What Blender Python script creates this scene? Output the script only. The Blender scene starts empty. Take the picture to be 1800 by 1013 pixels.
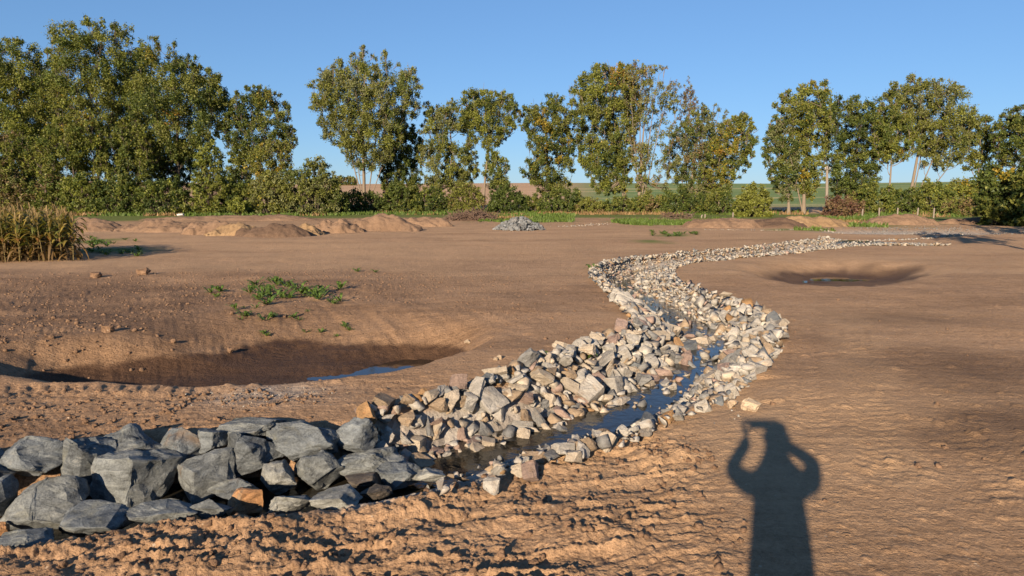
import bpy, bmesh, math, random
import numpy as np
from mathutils import Vector, Matrix, noise as mnoise

random.seed(7)
RNG = np.random.default_rng(11)
R = math.radians
scene = bpy.context.scene

# ---------------------------------------------------------------- camera
CAM_Z = 1.70
PITCH = R(7.8)
cam_data = bpy.data.cameras.new('camera')
cam_data.sensor_width = 36.0
cam_data.lens = 24.0
cam_data.clip_start = 0.02
cam_data.clip_end = 6000.0
cam = bpy.data.objects.new('camera', cam_data)
cam.location = (0, 0, CAM_Z)
cam.rotation_euler = (math.pi / 2 - PITCH, 0, 0)
scene.collection.objects.link(cam)
scene.camera = cam

def ray(px, py):
    """direction through a photo pixel (1800 x 1013)"""
    a = (px - 900) / 1200.0
    b = -(py - 506.5) / 1200.0
    c, s = math.cos(PITCH), math.sin(PITCH)
    return np.array([a, c + b * s, -s + b * c])

# ---------------------------------------------------------------- sun and sky
_sd = ray(1330, 743)
SUN_AZ = math.atan2(_sd[0], _sd[1])                       # direction the shadows fall
SUN_EL = math.atan2(-_sd[2], math.hypot(_sd[0], _sd[1]))
SUN_TO = Vector((-math.sin(SUN_AZ) * math.cos(SUN_EL), -math.cos(SUN_AZ) * math.cos(SUN_EL), math.sin(SUN_EL)))

world = bpy.data.worlds.new('World')
scene.world = world
world.use_nodes = True
wn, wl_ = world.node_tree.nodes, world.node_tree.links
wn.clear()
sky = wn.new('ShaderNodeTexSky')
sky.sky_type = 'NISHITA'
sky.sun_disc = False
sky.sun_elevation = SUN_EL
sky.sun_rotation = math.atan2(SUN_TO.x, SUN_TO.y)
sky.air_density = 1.0
sky.dust_density = 0.0
sky.ozone_density = 6.0
bg = wn.new('ShaderNodeBackground')
bg.inputs['Strength'].default_value = 0.06
# the phone's soft tone curve for the whole sky: horizon less blown, blue kept
gam = wn.new('ShaderNodeGamma'); gam.inputs[1].default_value = 0.62
tone = wn.new('ShaderNodeVectorMath'); tone.operation = 'MULTIPLY'; tone.inputs[1].default_value = (1.11, 1.41, 1.78)
wo = wn.new('ShaderNodeOutputWorld')
wl_.new(sky.outputs[0], gam.inputs[0])
wl_.new(gam.outputs[0], tone.inputs[0])
wl_.new(tone.outputs[0], bg.inputs[0])
wl_.new(bg.outputs[0], wo.inputs[0])

sun_data = bpy.data.lights.new('sun', 'SUN')
sun_data.energy = 5.0
sun_data.angle = R(0.53)
sun_data.color = (1.0, 0.80, 0.58)
sun = bpy.data.objects.new('sun', sun_data)
sun.rotation_euler = SUN_TO.to_track_quat('Z', 'Y').to_euler()
sun.location = (-20, -40, 30)
scene.collection.objects.link(sun)

scene.view_settings.view_transform = 'Standard'
scene.view_settings.look = 'None'
scene.view_settings.exposure = 1.25
scene.view_settings.gamma = 1.0
scene.view_settings.use_curve_mapping = False
scene.render.engine = 'CYCLES'
scene.cycles.use_denoising = True
scene.cycles.max_bounces = 5
scene.cycles.diffuse_bounces = 2
scene.cycles.glossy_bounces = 2
scene.cycles.transparent_max_bounces = 4

C = scene.collection

# ---------------------------------------------------------------- helpers
def smooth(a, b, x):
    t = np.clip((np.asarray(x, float) - a) / (b - a), 0, 1)
    return t * t * (3 - 2 * t)

def hash2(ix, iy, seed):
    ix = ix.astype(np.int64); iy = iy.astype(np.int64)
    n = (ix * 374761393 + iy * 668265263 + seed * 974634777) & 0xffffffff
    n = ((n ^ (n >> 13)) * 1274126177) & 0xffffffff
    n = ((n ^ (n >> 15)) * 2246822519) & 0xffffffff
    return ((n ^ (n >> 16)) & 0xffffff) / float(0xffffff)

def vnoise(x, y, seed=0):
    x = np.asarray(x, float); y = np.asarray(y, float)
    ix, iy = np.floor(x), np.floor(y)
    fx, fy = x - ix, y - iy
    ux = fx * fx * fx * (fx * (fx * 6 - 15) + 10)
    uy = fy * fy * fy * (fy * (fy * 6 - 15) + 10)
    a = hash2(ix, iy, seed); b = hash2(ix + 1, iy, seed)
    c = hash2(ix, iy + 1, seed); d = hash2(ix + 1, iy + 1, seed)
    return (a + (b - a) * ux) * (1 - uy) + (c + (d - c) * ux) * uy      # 0..1

def fbm(x, y, seed=0, octs=4, gain=0.5):
    v, amp, tot = 0.0, 1.0, 0.0
    for k in range(octs):
        v = v + amp * (vnoise(x * 2 ** k + 17.3 * k, y * 2 ** k - 9.1 * k, seed + k) - 0.5)
        tot += amp * 0.5
        amp *= gain
    return v / tot                                                        # -1..1

def domes(x, y, cell, seed, prob, flat=0.8):
    """half-sunken lumps of about one cell across, height in metres"""
    gx, gy = x / cell, y / cell
    ix, iy = np.floor(gx), np.floor(gy)
    out = np.zeros_like(gx)
    for dx in (-1, 0, 1):
        for dy in (-1, 0, 1):
            cx, cy = ix + dx, iy + dy
            ok = hash2(cx, cy, seed) < prob
            jx = cx + hash2(cx, cy, seed + 1); jy = cy + hash2(cx, cy, seed + 2)
            rr = 0.22 + 0.55 * hash2(cx, cy, seed + 3) ** 2
            q = 1 - ((gx - jx) ** 2 + (gy - jy) ** 2) / rr ** 2
            out = np.maximum(out, np.where(ok & (q > 0), np.sqrt(np.maximum(q, 0)) * rr * flat, 0))
    return out * cell

def tag(o, label=None, cat=None, group=None, kind=None):
    if label: o['label'] = label
    if cat: o['category'] = cat
    if group: o['group'] = group
    if kind: o['kind'] = kind
    return o

def link(name, mesh, parent=None, mats=()):
    o = bpy.data.objects.new(name, mesh)
    C.objects.link(o)
    if parent is not None:
        o.parent = parent
    for m in mats:
        mesh.materials.append(m)
    return o

def empty(name, loc=(0, 0, 0), rz=0.0):
    o = bpy.data.objects.new(name, None)
    o.location = loc
    o.rotation_euler = (0, 0, rz)
    o.empty_display_size = 0.2
    C.objects.link(o)
    return o

def np_mesh(name, verts, faces, face_cols=None, point_cols=None, smooth_shade=False, loc=None):
    """verts (n,3); faces (m,k) of one size k; colours as FLOAT_COLOR attributes 'tint'"""
    verts = np.asarray(verts, np.float32)
    if loc is not None:
        verts = verts - np.asarray(loc, np.float32)
    faces = np.asarray(faces, np.int32)
    m, k = faces.shape
    me = bpy.data.meshes.new(name)
    me.vertices.add(len(verts)); me.vertices.foreach_set('co', verts.ravel())
    me.loops.add(m * k); me.loops.foreach_set('vertex_index', faces.ravel())
    me.polygons.add(m)
    me.polygons.foreach_set('loop_start', np.arange(0, m * k, k, dtype=np.int32))
    if smooth_shade:
        me.polygons.foreach_set('use_smooth', np.ones(m, bool))
    if face_cols is not None:
        at = me.attributes.new('tint', 'FLOAT_COLOR', 'FACE')
        fc = np.ones((m, 4), np.float32); fc[:, :3] = face_cols
        at.data.foreach_set('color', fc.ravel())
    if point_cols is not None:
        for nm, pc in point_cols.items():
            at = me.attributes.new(nm, 'FLOAT_COLOR', 'POINT')
            fc = np.ones((len(verts), 4), np.float32); fc[:, :pc.shape[1]] = pc
            at.data.foreach_set('color', fc.ravel())
    me.update(calc_edges=True)
    me.validate()
    return me

class Tubes:
    """collects tapered tubes into one mesh"""
    def __init__(self): self.v, self.f, self.n = [], [], 0
    def add(self, pts, rad, sides=6, cap=True):
        pts = np.asarray(pts, float); rad = np.asarray(rad, float)
        k = len(pts)
        tan = np.gradient(pts, axis=0)
        tan /= np.linalg.norm(tan, axis=1)[:, None] + 1e-9
        ref = np.array([0, 0, 1.0]) if abs(tan[0][2]) < 0.8 else np.array([1.0, 0, 0])
        a = np.cross(tan, ref); a /= np.linalg.norm(a, axis=1)[:, None] + 1e-9
        b = np.cross(tan, a)
        ang = np.linspace(0, 2 * np.pi, sides, endpoint=False)
        ring = pts[:, None, :] + rad[:, None, None] * (np.cos(ang)[None, :, None] * a[:, None, :] + np.sin(ang)[None, :, None] * b[:, None, :])
        base = self.n
        self.v.append(ring.reshape(-1, 3)); self.n += k * sides
        i = np.arange(k - 1)[:, None] * sides; j = np.arange(sides)[None, :]; j2 = (j + 1) % sides
        q = np.stack([i + j, i + j2, i + sides + j2, i + sides + j], -1).reshape(-1, 4) + base
        self.f.append(q)
        if cap and sides == 4 or sides == 6:
            e = base + (k - 1) * sides
            self.f.append(np.array([[e, e + 1, e + 2, e + 3]] if sides == 4 else [[e, e + 1, e + 2, e + 3], [e, e + 3, e + 4, e + 5]]))
    def mesh(self, name, loc=None, smooth_shade=True):
        return np_mesh(name, np.concatenate(self.v), np.concatenate(self.f), loc=loc, smooth_shade=smooth_shade)

# ---------------------------------------------------------------- materials
def new_mat(name):
    m = bpy.data.materials.new(name)
    m.use_nodes = True
    nt = m.node_tree
    b = nt.nodes['Principled BSDF']
    return m, nt, b

def nd(nt, typ, ins=None, **props):
    n = nt.nodes.new(typ)
    for k, v in props.items():
        setattr(n, k, v)
    for k, v in (ins or {}).items():
        if hasattr(v, 'is_linked') or isinstance(v, bpy.types.NodeSocket):
            nt.links.new(v, n.inputs[k])
        else:
            n.inputs[k].default_value = v
    return n

def mixc(nt, fac, a, b, mode='MIX'):
    n = nt.nodes.new('ShaderNodeMix')
    n.data_type = 'RGBA'; n.blend_type = mode
    for sock, v in ((n.inputs[0], fac), (n.inputs[6], a), (n.inputs[7], b)):
        if isinstance(v, bpy.types.NodeSocket): nt.links.new(v, sock)
        else: sock.default_value = v if not isinstance(v, tuple) or len(v) == 4 else (*v, 1)
    return n.outputs[2]

def math_(nt, op, a, b=0.0, c=None, clamp=False):
    n = nt.nodes.new('ShaderNodeMath'); n.operation = op; n.use_clamp = clamp
    for i, v in enumerate((a, b) if c is None else (a, b, c)):
        if isinstance(v, bpy.types.NodeSocket): nt.links.new(v, n.inputs[i])
        else: n.inputs[i].default_value = v
    return n.outputs[0]

def ntex(nt, vec, scale, detail=4, rough=0.55, dist=0.0):
    return nd(nt, 'ShaderNodeTexNoise', {'Vector': vec, 'Scale': scale, 'Detail': detail, 'Roughness': rough, 'Distortion': dist}).outputs['Fac']

def ramp(nt, fac, stops):
    n = nt.nodes.new('ShaderNodeValToRGB')
    while len(n.color_ramp.elements) > 1: n.color_ramp.elements.remove(n.color_ramp.elements[-1])
    for i, (p, c) in enumerate(stops):
        e = n.color_ramp.elements[0] if i == 0 else n.color_ramp.elements.new(p)
        e.position = p; e.color = (*c, 1) if isinstance(c, tuple) else (c, c, c, 1)
    nt.links.new(fac, n.inputs[0])
    return n.outputs[0]

def scaled(nt, vec, s, rot=(0, 0, 0)):
    n = nd(nt, 'ShaderNodeMapping', {'Vector': vec, 'Scale': s, 'Rotation': rot})
    return n.outputs[0]

def soil_material(name='soil', masked=True, base=None):
    m, nt, b = new_mat(name)
    pos = nd(nt, 'ShaderNodeNewGeometry').outputs['Position']
    n1 = ntex(nt, pos, 0.55, 6, 0.6)
    n2 = ntex(nt, pos, 5.0, 6, 0.65)
    n3 = ntex(nt, pos, 60.0, 4, 0.6)
    stre = ntex(nt, scaled(nt, pos, (0.9, 9.0, 1.0), (0, 0, R(8))), 1.4, 5, 0.6, 0.3)
    lo, hi = base or ((0.170, 0.101, 0.056), (0.400, 0.255, 0.150))
    far_s = ntex(nt, scaled(nt, pos, (0.12, 0.9, 1.0), (0, 0, R(-5))), 1.3, 5, 0.65, 0.5)
    n1 = math_(nt, 'ADD', math_(nt, 'MULTIPLY', n1, 0.55), math_(nt, 'MULTIPLY', far_s, 0.55))
    f = math_(nt, 'ADD', math_(nt, 'SUBTRACT', math_(nt, 'MULTIPLY', n1, 0.75), 0.155), math_(nt, 'ADD', math_(nt, 'MULTIPLY', n2, 0.3), math_(nt, 'MULTIPLY', stre, 0.3)))
    n4 = ntex(nt, pos, 19.0, 5, 0.7)
    f = math_(nt, 'ADD', f, math_(nt, 'MULTIPLY', math_(nt, 'SUBTRACT', n3, 0.5), 0.45))
    f = math_(nt, 'ADD', f, math_(nt, 'MULTIPLY', math_(nt, 'SUBTRACT', n4, 0.5), 0.55))
    col = mixc(nt, nd(nt, 'ShaderNodeMapRange', {'Value': f, 'From Min': 0.36, 'From Max': 0.74}).outputs[0], lo, hi)
    # little pale crumbs and grit
    vor = nd(nt, 'ShaderNodeTexVoronoi', {'Vector': pos, 'Scale': 26.0, 'Randomness': 1.0}, feature='F1')
    vr = nd(nt, 'ShaderNodeSeparateColor', {'Color': vor.outputs['Color']}).outputs[0]
    grit = math_(nt, 'MULTIPLY', math_(nt, 'LESS_THAN', vor.outputs['Distance'], 0.2), math_(nt, 'GREATER_THAN', vr, 0.93))
    col = mixc(nt, math_(nt, 'MULTIPLY', grit, 0.55), col, (0.48, 0.40, 0.31))
    rough = 0.93
    if masked:
        a1 = nd(nt, 'ShaderNodeAttribute', attribute_name='mask_a')
        a2 = nd(nt, 'ShaderNodeAttribute', attribute_name='mask_b')
        s1 = nd(nt, 'ShaderNodeSeparateColor', {'Color': a1.outputs['Color']}).outputs
        s2 = nd(nt, 'ShaderNodeSeparateColor', {'Color': a2.outputs['Color']}).outputs
        jit = math_(nt, 'MULTIPLY', math_(nt, 'SUBTRACT', n2, 0.5), 0.9)
        def msk(s):
            return math_(nt, 'ADD', s, math_(nt, 'MULTIPLY', jit, math_(nt, 'MULTIPLY', s, math_(nt, 'SUBTRACT', 1.0, s))), clamp=True)
        col = mixc(nt, math_(nt, 'MULTIPLY', msk(s1[1]), 0.8), col, mixc(nt, n2, (0.35, 0.225, 0.126), (0.49, 0.332, 0.198)))
        dark = mixc(nt, 1.0, col, (0.22, 0.195, 0.185), 'MULTIPLY')
        col = mixc(nt, msk(s1[0]), col, dark)
        gcol = mixc(nt, n2, (0.055, 0.085, 0.018), (0.15, 0.165, 0.045))
        col = mixc(nt, msk(s1[2]), col, gcol)
        gv = nd(nt, 'ShaderNodeTexVoronoi', {'Vector': pos, 'Scale': 9.0})
        gg = mixc(nt, nd(nt, 'ShaderNodeSeparateColor', {'Color': gv.outputs['Color']}).outputs[1], (0.20, 0.19, 0.175), (0.40, 0.375, 0.335))
        col = mixc(nt, msk(s2[0]), col, gg)
        fw = ntex(nt, scaled(nt, pos, (0.006, 0.05, 0.01), (0, 0, R(6))), 1.0, 5, 0.6)
        col = mixc(nt, s2[1], col, mixc(nt, fw, (0.27, 0.165, 0.095), (0.46, 0.31, 0.185)))
        strip = ramp(nt, fw, [(0.42, (0.115, 0.165, 0.055)), (0.58, (0.165, 0.205, 0.075)), (0.63, (0.36, 0.30, 0.15)), (0.68, (0.14, 0.19, 0.068))])
        col = mixc(nt, s2[2], col, strip)
        nt.links.new(math_(nt, 'SUBTRACT', 0.94, math_(nt, 'MULTIPLY', s1[0], 0.25)), b.inputs['Roughness'])
    else:
        b.inputs['Roughness'].default_value = rough
    nt.links.new(col, b.inputs['Base Color'])
    b.inputs['Specular IOR Level'].default_value = 0.15
    fine = ntex(nt, pos, 38.0, 6, 0.7)
    b1 = nd(nt, 'ShaderNodeBump', {'Height': fine, 'Strength': 0.75, 'Distance': 0.035})
    b0 = nd(nt, 'ShaderNodeBump', {'Height': ntex(nt, pos, 9.0, 5, 0.75), 'Strength': 0.55, 'Distance': 0.06, 'Normal': b1.outputs[0]})
    b2 = nd(nt, 'ShaderNodeBump', {'Height': stre, 'Strength': 0.35, 'Distance': 0.05, 'Normal': b0.outputs[0]})
    nt.links.new(b2.outputs[0], b.inputs['Normal'])
    return m

def stone_material(name, source):
    """source 'object': tint from the object's colour; 'tint': from the mesh's tint attribute"""
    m, nt, b = new_mat(name)
    if source == 'object':
        oi = nd(nt, 'ShaderNodeObjectInfo')
        tint = oi.outputs['Color']
        rnd = math_(nt, 'MULTIPLY', oi.outputs['Random'], 37.0)
        oc = nd(nt, 'ShaderNodeTexCoord').outputs['Object']
        vec = nd(nt, 'ShaderNodeVectorMath', {0: oc, 1: nd(nt, 'ShaderNodeCombineXYZ', {0: rnd, 1: rnd, 2: rnd}).outputs[0]}, operation='ADD').outputs[0]
    else:
        tint = nd(nt, 'ShaderNodeAttribute', attribute_name='tint').outputs['Color']
        vec = nd(nt, 'ShaderNodeNewGeometry').outputs['Position']
    sc = 1.0 if source == 'object' else 4.0
    big = ntex(nt, vec, 1.6 * sc, 5, 0.6, 0.6)
    band = ntex(nt, scaled(nt, vec, (1.2 * sc, 1.2 * sc, 7.0 * sc), (0.5, 0.3, 0)), 1.2, 5, 0.65, 0.8)
    spk = ntex(nt, vec, 22.0 * sc, 3, 0.7)
    v = math_(nt, 'ADD', math_(nt, 'MULTIPLY', big, 0.5), math_(nt, 'ADD', math_(nt, 'MULTIPLY', band, 0.6), math_(nt, 'MULTIPLY', spk, 0.55)))
    val = nd(nt, 'ShaderNodeMapRange', {'Value': v, 'From Min': 0.58, 'From Max': 1.08, 'To Min': 0.45, 'To Max': 1.25}).outputs[0]
    vv = nd(nt, 'ShaderNodeCombineColor', {0: val, 1: val, 2: val}).outputs[0]
    col = mixc(nt, 1.0, tint, vv, 'MULTIPLY')
    rust = ramp(nt, ntex(nt, vec, 2.3 * sc, 4, 0.6, 0.4), [(0.58, 0.0), (0.74, 0.6)])
    col = mixc(nt, rust, col, mixc(nt, 1.0, col, (1.05, 0.78, 0.52), 'MULTIPLY'))
    gpos = nd(nt, 'ShaderNodeNewGeometry').outputs['Position']
    mud = ramp(nt, ntex(nt, gpos, 3.2, 6, 0.7, 0.3), [(0.55, 0.0), (0.74, 0.6)])
    col = mixc(nt, mud, col, mixc(nt, spk, (0.135, 0.088, 0.054), (0.25, 0.172, 0.108)))
    nt.links.new(col, b.inputs['Base Color'])
    b.inputs['Roughness'].default_value = 0.8
    b.inputs['Specular IOR Level'].default_value = 0.3
    b1 = nd(nt, 'ShaderNodeBump', {'Height': band, 'Strength': 0.5, 'Distance': 0.05 if source == 'object' else 0.02})
    b2 = nd(nt, 'ShaderNodeBump', {'Height': ntex(nt, vec, 9.0 * sc, 5, 0.7), 'Strength': 0.55, 'Distance': 0.05 if source == 'object' else 0.02, 'Normal': b1.outputs[0]})
    nt.links.new(b2.outputs[0], b.inputs['Normal'])
    return m

def boulder_material():
    m, nt, b = new_mat('boulder_rock')
    oi = nd(nt, 'ShaderNodeObjectInfo')
    rnd = math_(nt, 'MULTIPLY', oi.outputs['Random'], 53.0)
    oc = nd(nt, 'ShaderNodeTexCoord').outputs['Object']
    vec = nd(nt, 'ShaderNodeVectorMath', {0: oc, 1: nd(nt, 'ShaderNodeCombineXYZ', {0: rnd, 1: rnd, 2: rnd}).outputs[0]}, operation='ADD').outputs[0]
    big = ntex(nt, vec, 3.2, 6, 0.62, 0.8)
    vein = ntex(nt, scaled(nt, vec, (1.0, 1.4, 2.8), (0.6, 0.4, 0.3)), 5.0, 8, 0.74, 1.2)
    spk = ntex(nt, vec, 75.0, 3, 0.75)
    v = math_(nt, 'ADD', math_(nt, 'MULTIPLY', big, 0.55), math_(nt, 'ADD', math_(nt, 'MULTIPLY', vein, 0.75), math_(nt, 'MULTIPLY', spk, 0.40)))
    val = nd(nt, 'ShaderNodeMapRange', {'Value': v, 'From Min': 0.68, 'From Max': 1.04, 'To Min': 0.35, 'To Max': 1.95}).outputs[0]
    vv = nd(nt, 'ShaderNodeCombineColor', {0: val, 1: val, 2: val}).outputs[0]
    col = mixc(nt, 1.0, oi.outputs['Color'], vv, 'MULTIPLY')
    # pale quartz streaks
    w = ramp(nt, vein, [(0.57, 0.0), (0.62, 0.5), (0.66, 0.0)])
    col = mixc(nt, w, col, (0.21, 0.21, 0.19))
    lic = ramp(nt, ntex(nt, vec, 5.0, 5, 0.65, 0.5), [(0.56, 0.0), (0.70, 0.55)])
    col = mixc(nt, lic, col, (0.15, 0.15, 0.115))
    rust = ramp(nt, ntex(nt, vec, 3.0, 4, 0.6, 0.9), [(0.64, 0.0), (0.74, 0.6)])
    col = mixc(nt, rust, col, (0.15, 0.095, 0.052))
    nt.links.new(col, b.inputs['Base Color'])
    b.inputs['Roughness'].default_value = 0.72
    b.inputs['Specular IOR Level'].default_value = 0.35
    b1 = nd(nt, 'ShaderNodeBump', {'Height': vein, 'Strength': 0.7, 'Distance': 0.035})
    b2 = nd(nt, 'ShaderNodeBump', {'Height': ntex(nt, vec, 26.0, 6, 0.72), 'Strength': 0.6, 'Distance': 0.02, 'Normal': b1.outputs[0]})
    nt.links.new(b2.outputs[0], b.inputs['Normal'])
    return m

def leaf_material(name='foliage'):
    m, nt, b = new_mat(name)
    tint = nd(nt, 'ShaderNodeAttribute', attribute_name='tint').outputs['Color']
    nt.links.new(tint, b.inputs['Base Color'])
    b.inputs['Roughness'].default_value = 0.55
    b.inputs['Specular IOR Level'].default_value = 0.25
    tr = nd(nt, 'ShaderNodeBsdfTranslucent', {'Color': mixc(nt, 1.0, tint, (1.1, 1.25, 0.5), 'MULTIPLY')})
    mx = nd(nt, 'ShaderNodeMixShader', {0: 0.28, 1: b.outputs[0], 2: tr.outputs[0]})
    nt.links.new(mx.outputs[0], nt.nodes['Material Output'].inputs[0])
    return m

def bark_material(name, lo, hi):
    m, nt, b = new_mat(name)
    pos = nd(nt, 'ShaderNodeNewGeometry').outputs['Position']
    n = ntex(nt, scaled(nt, pos, (6, 6, 1.2)), 1.5, 5, 0.65)
    nt.links.new(mixc(nt, n, lo, hi), b.inputs['Base Color'])
    b.inputs['Roughness'].default_value = 0.9
    bm_ = nd(nt, 'ShaderNodeBump', {'Height': n, 'Strength': 0.6, 'Distance': 0.05})
    nt.links.new(bm_.outputs[0], b.inputs['Normal'])
    return m

def plain_material(name, col, rough=0.7, var=0.25, scale=12.0):
    m, nt, b = new_mat(name)
    pos = nd(nt, 'ShaderNodeTexCoord').outputs['Object']
    n = ntex(nt, pos, scale, 4)
    nt.links.new(mixc(nt, n, tuple(c * (1 - var) for c in col), tuple(c * (1 + var) for c in col)), b.inputs['Base Color'])
    b.inputs['Roughness'].default_value = rough
    return m

def water_material(name, tint, ripple, rough=0.03, scale=11.0):
    m, nt, b = new_mat(name)
    pos = nd(nt, 'ShaderNodeNewGeometry').outputs['Position']
    n = ntex(nt, pos, scale, 3, 0.5, 0.4)
    bp = nd(nt, 'ShaderNodeBump', {'Height': n, 'Strength': ripple, 'Distance': 0.03}).outputs[0]
    nt.nodes.remove(b)
    gl = nd(nt, 'ShaderNodeBsdfGlossy', {'Color': (1, 1, 1, 1), 'Roughness': rough, 'Normal': bp})
    murk = nd(nt, 'ShaderNodeBsdfDiffuse', {'Color': (*[c * 0.12 for c in tint], 1)})
    tr = nd(nt, 'ShaderNodeBsdfTransparent', {'Color': (*tint, 1)})
    body = nd(nt, 'ShaderNodeMixShader', {0: 0.45, 1: tr.outputs[0], 2: murk.outputs[0]})
    fr = nd(nt, 'ShaderNodeFresnel', {'IOR': 1.36, 'Normal': bp})
    mx = nd(nt, 'ShaderNodeMixShader', {0: fr.outputs[0], 1: body.outputs[0], 2: gl.outputs[0]})
    nt.links.new(mx.outputs[0], nt.nodes['Material Output'].inputs[0])
    return m

MAT = {
    'soil': soil_material(),
    'clod': soil_material('soil_lumps', masked=False, base=((0.125, 0.076, 0.047), (0.225, 0.143, 0.090))),
    'heap': soil_material('heaped_soil', masked=False, base=((0.125, 0.079, 0.050), (0.215, 0.142, 0.093))),
    'heap_dark': soil_material('dark_topsoil', masked=False, base=((0.070, 0.045, 0.031), (0.125, 0.082, 0.056))),
    'heap_sand': soil_material('sandy_soil', masked=False, base=((0.155, 0.100, 0.054), (0.26, 0.176, 0.098))),
    'stone': stone_material('riprap_stone', 'object'),
    'stone_mass': stone_material('riprap_stone_small', 'tint'),
    'boulder': boulder_material(),
    'leaf': leaf_material(),
    'bark_pale': bark_material('pale_poplar_bark', (0.10, 0.078, 0.055), (0.20, 0.16, 0.118)),
    'bark_dark': bark_material('dark_bark', (0.040, 0.030, 0.022), (0.095, 0.072, 0.052)),
    'twig': bark_material('dead_twigs', (0.065, 0.040, 0.028), (0.14, 0.09, 0.063)),
    'wood': bark_material('weathered_wood', (0.12, 0.10, 0.078), (0.23, 0.195, 0.16)),
    'water': water_material('stream_water', (0.34, 0.30, 0.22), 0.16),
    'pond': water_material('muddy_pond_water', (0.30, 0.22, 0.14), 0.03, 0.05, 6.0),
    'white': plain_material('white_block', (0.36, 0.35, 0.33)),
}

# ---------------------------------------------------------------- the lie of the land
def H0(x, y):
    r = np.hypot(x, y)
    z = -0.42 * smooth(5, 26, y)
    az = np.arctan2(x, y)
    hill = 8.6 * smooth(125, 430, r) * (1 - 0.9 * smooth(520, 1500, r))
    front = smooth(-0.2, 0.15, np.cos(az))
    hill = hill * front * (1 + 0.05 * np.sin(az * 9 + 1.0))
    return z + hill

def G(px, py, dz=0.0):
    """point of the open ground seen at a photo pixel"""
    d = ray(px, py)
    z = dz
    for _ in range(12):
        k = (CAM_Z - z) / -d[2]
        z = float(H0(d[0] * k, d[1] * k)) + dz
    return np.array([d[0] * k, d[1] * k, z])

def P(px, py, y):
    """point on the line of sight at depth y"""
    d = ray(px, py)
    k = y / d[1]
    return np.array([d[0] * k, y, CAM_Z + d[2] * k])

def resample(pts, step):
    pts = np.asarray(pts, float)
    # Catmull-Rom through the points, then even spacing
    q = np.vstack([2 * pts[0] - pts[1], pts, 2 * pts[-1] - pts[-2]])
    out = []
    for i in range(1, len(q) - 2):
        t = np.linspace(0, 1, 24, endpoint=False)[:, None]
        p0, p1, p2, p3 = q[i - 1], q[i], q[i + 1], q[i + 2]
        out.append(0.5 * ((2 * p1) + (-p0 + p2) * t + (2 * p0 - 5 * p1 + 4 * p2 - p3) * t ** 2 + (-p0 + 3 * p1 - 3 * p2 + p3) * t ** 3))
    out = np.vstack(out + [pts[-1:]])
    seg = np.r_[0, np.cumsum(np.linalg.norm(np.diff(out, axis=0), axis=1))]
    n = max(2, int(seg[-1] / step))
    s = np.linspace(0, seg[-1], n)
    return np.stack([np.interp(s, seg, out[:, k]) for k in range(out.shape[1])], 1)

DEPTH = 0.36
PX_L = [(-420, 860), (-250, 828), (0, 790), (200, 760), (420, 742), (640, 733), (780, 704), (900, 668), (1000, 628), (1075, 602), (1116, 578), (1116, 560), (1095, 535), (1060, 505), (1042, 484), (1062, 467), (1130, 457), (1250, 445), (1380, 434), (1490, 427)]
PX_R = [(-420, 1020), (-250, 1005), (0, 972), (220, 932), (450, 914), (620, 892), (740, 870), (850, 846), (970, 803), (1100, 766), (1230, 716), (1300, 674), (1345, 630), (1368, 585), (1330, 552), (1270, 527), (1215, 508), (1180, 490), (1188, 472), (1250, 460), (1400, 445), (1500, 434)]
PX_W = [(-420, 1005), (-250, 988), (0, 948), (300, 905), (620, 865), (800, 812), (1000, 760), (1120, 722), (1190, 680), (1235, 640), (1240, 612), (1205, 580), (1160, 552), (1118, 525), (1092, 503), (1110, 482), (1190, 464), (1270, 454), (1390, 441), (1495, 431)]
CL = resample([G(*p)[:2] for p in PX_L], 0.12)
CR = resample([G(*p)[:2] for p in PX_R], 0.12)
CW = resample([G(p[0], p[1], -DEPTH if p[0] < 1300 and p[1] > 470 else -0.2)[:2] for p in PX_W], 0.12)
_dl = np.sqrt(((CW[:, None] - CL[None]) ** 2).sum(-1)).min(1)
_dr = np.sqrt(((CW[:, None] - CR[None]) ** 2).sum(-1)).min(1)
_k = np.ones(9) / 9
WL = np.convolve(np.pad(np.maximum(_dl, 0.38), 4, 'edge'), _k, 'valid')
WR = np.convolve(np.pad(np.maximum(_dr, 0.38), 4, 'edge'), _k, 'valid')
TW = np.gradient(CW, axis=0); TW /= np.linalg.norm(TW, axis=1)[:, None]
SW = np.linspace(0, 1, len(CW))
DW = DEPTH * (1 - 0.45 * smooth(0.55, 0.8, SW)) * (1 - 0.75 * smooth(0.93, 1.0, SW))

def channel(x, y):
    """signed cross position t (-1 left bank top, 0 water, 1 right bank top), index along the stream, distance"""
    x = np.atleast_1d(x).astype(float); y = np.atleast_1d(y).astype(float)
    t = np.full(x.shape, 9.0); idx = np.zeros(x.shape, int); dd = np.full(x.shape, 99.0)
    near = np.where((y > 0.5) & (y < 34) & (x > -9) & (x < 20))[0]
    for a in range(0, len(near), 20000):
        ii = near[a:a + 20000]
        dx = x[ii, None] - CW[None, :, 0]; dy = y[ii, None] - CW[None, :, 1]
        d2 = dx * dx + dy * dy
        j = d2.argmin(1)
        k = np.arange(len(ii))
        cr = TW[j, 0] * dy[k, j] - TW[j, 1] * dx[k, j]
        d = np.sqrt(d2[k, j])
        w = np.where(cr > 0, WL[j], WR[j])
        t[ii] = np.where(cr > 0, -1, 1) * d / w
        idx[ii] = j; dd[ii] = d
        end = (j == len(CW) - 1) | (j == 0)
        t[ii] = np.where(end & (np.abs(TW[j, 0] * dx[k, j] + TW[j, 1] * dy[k, j]) > 0.15), 9.0, t[ii])
    return t, idx, dd

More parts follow.
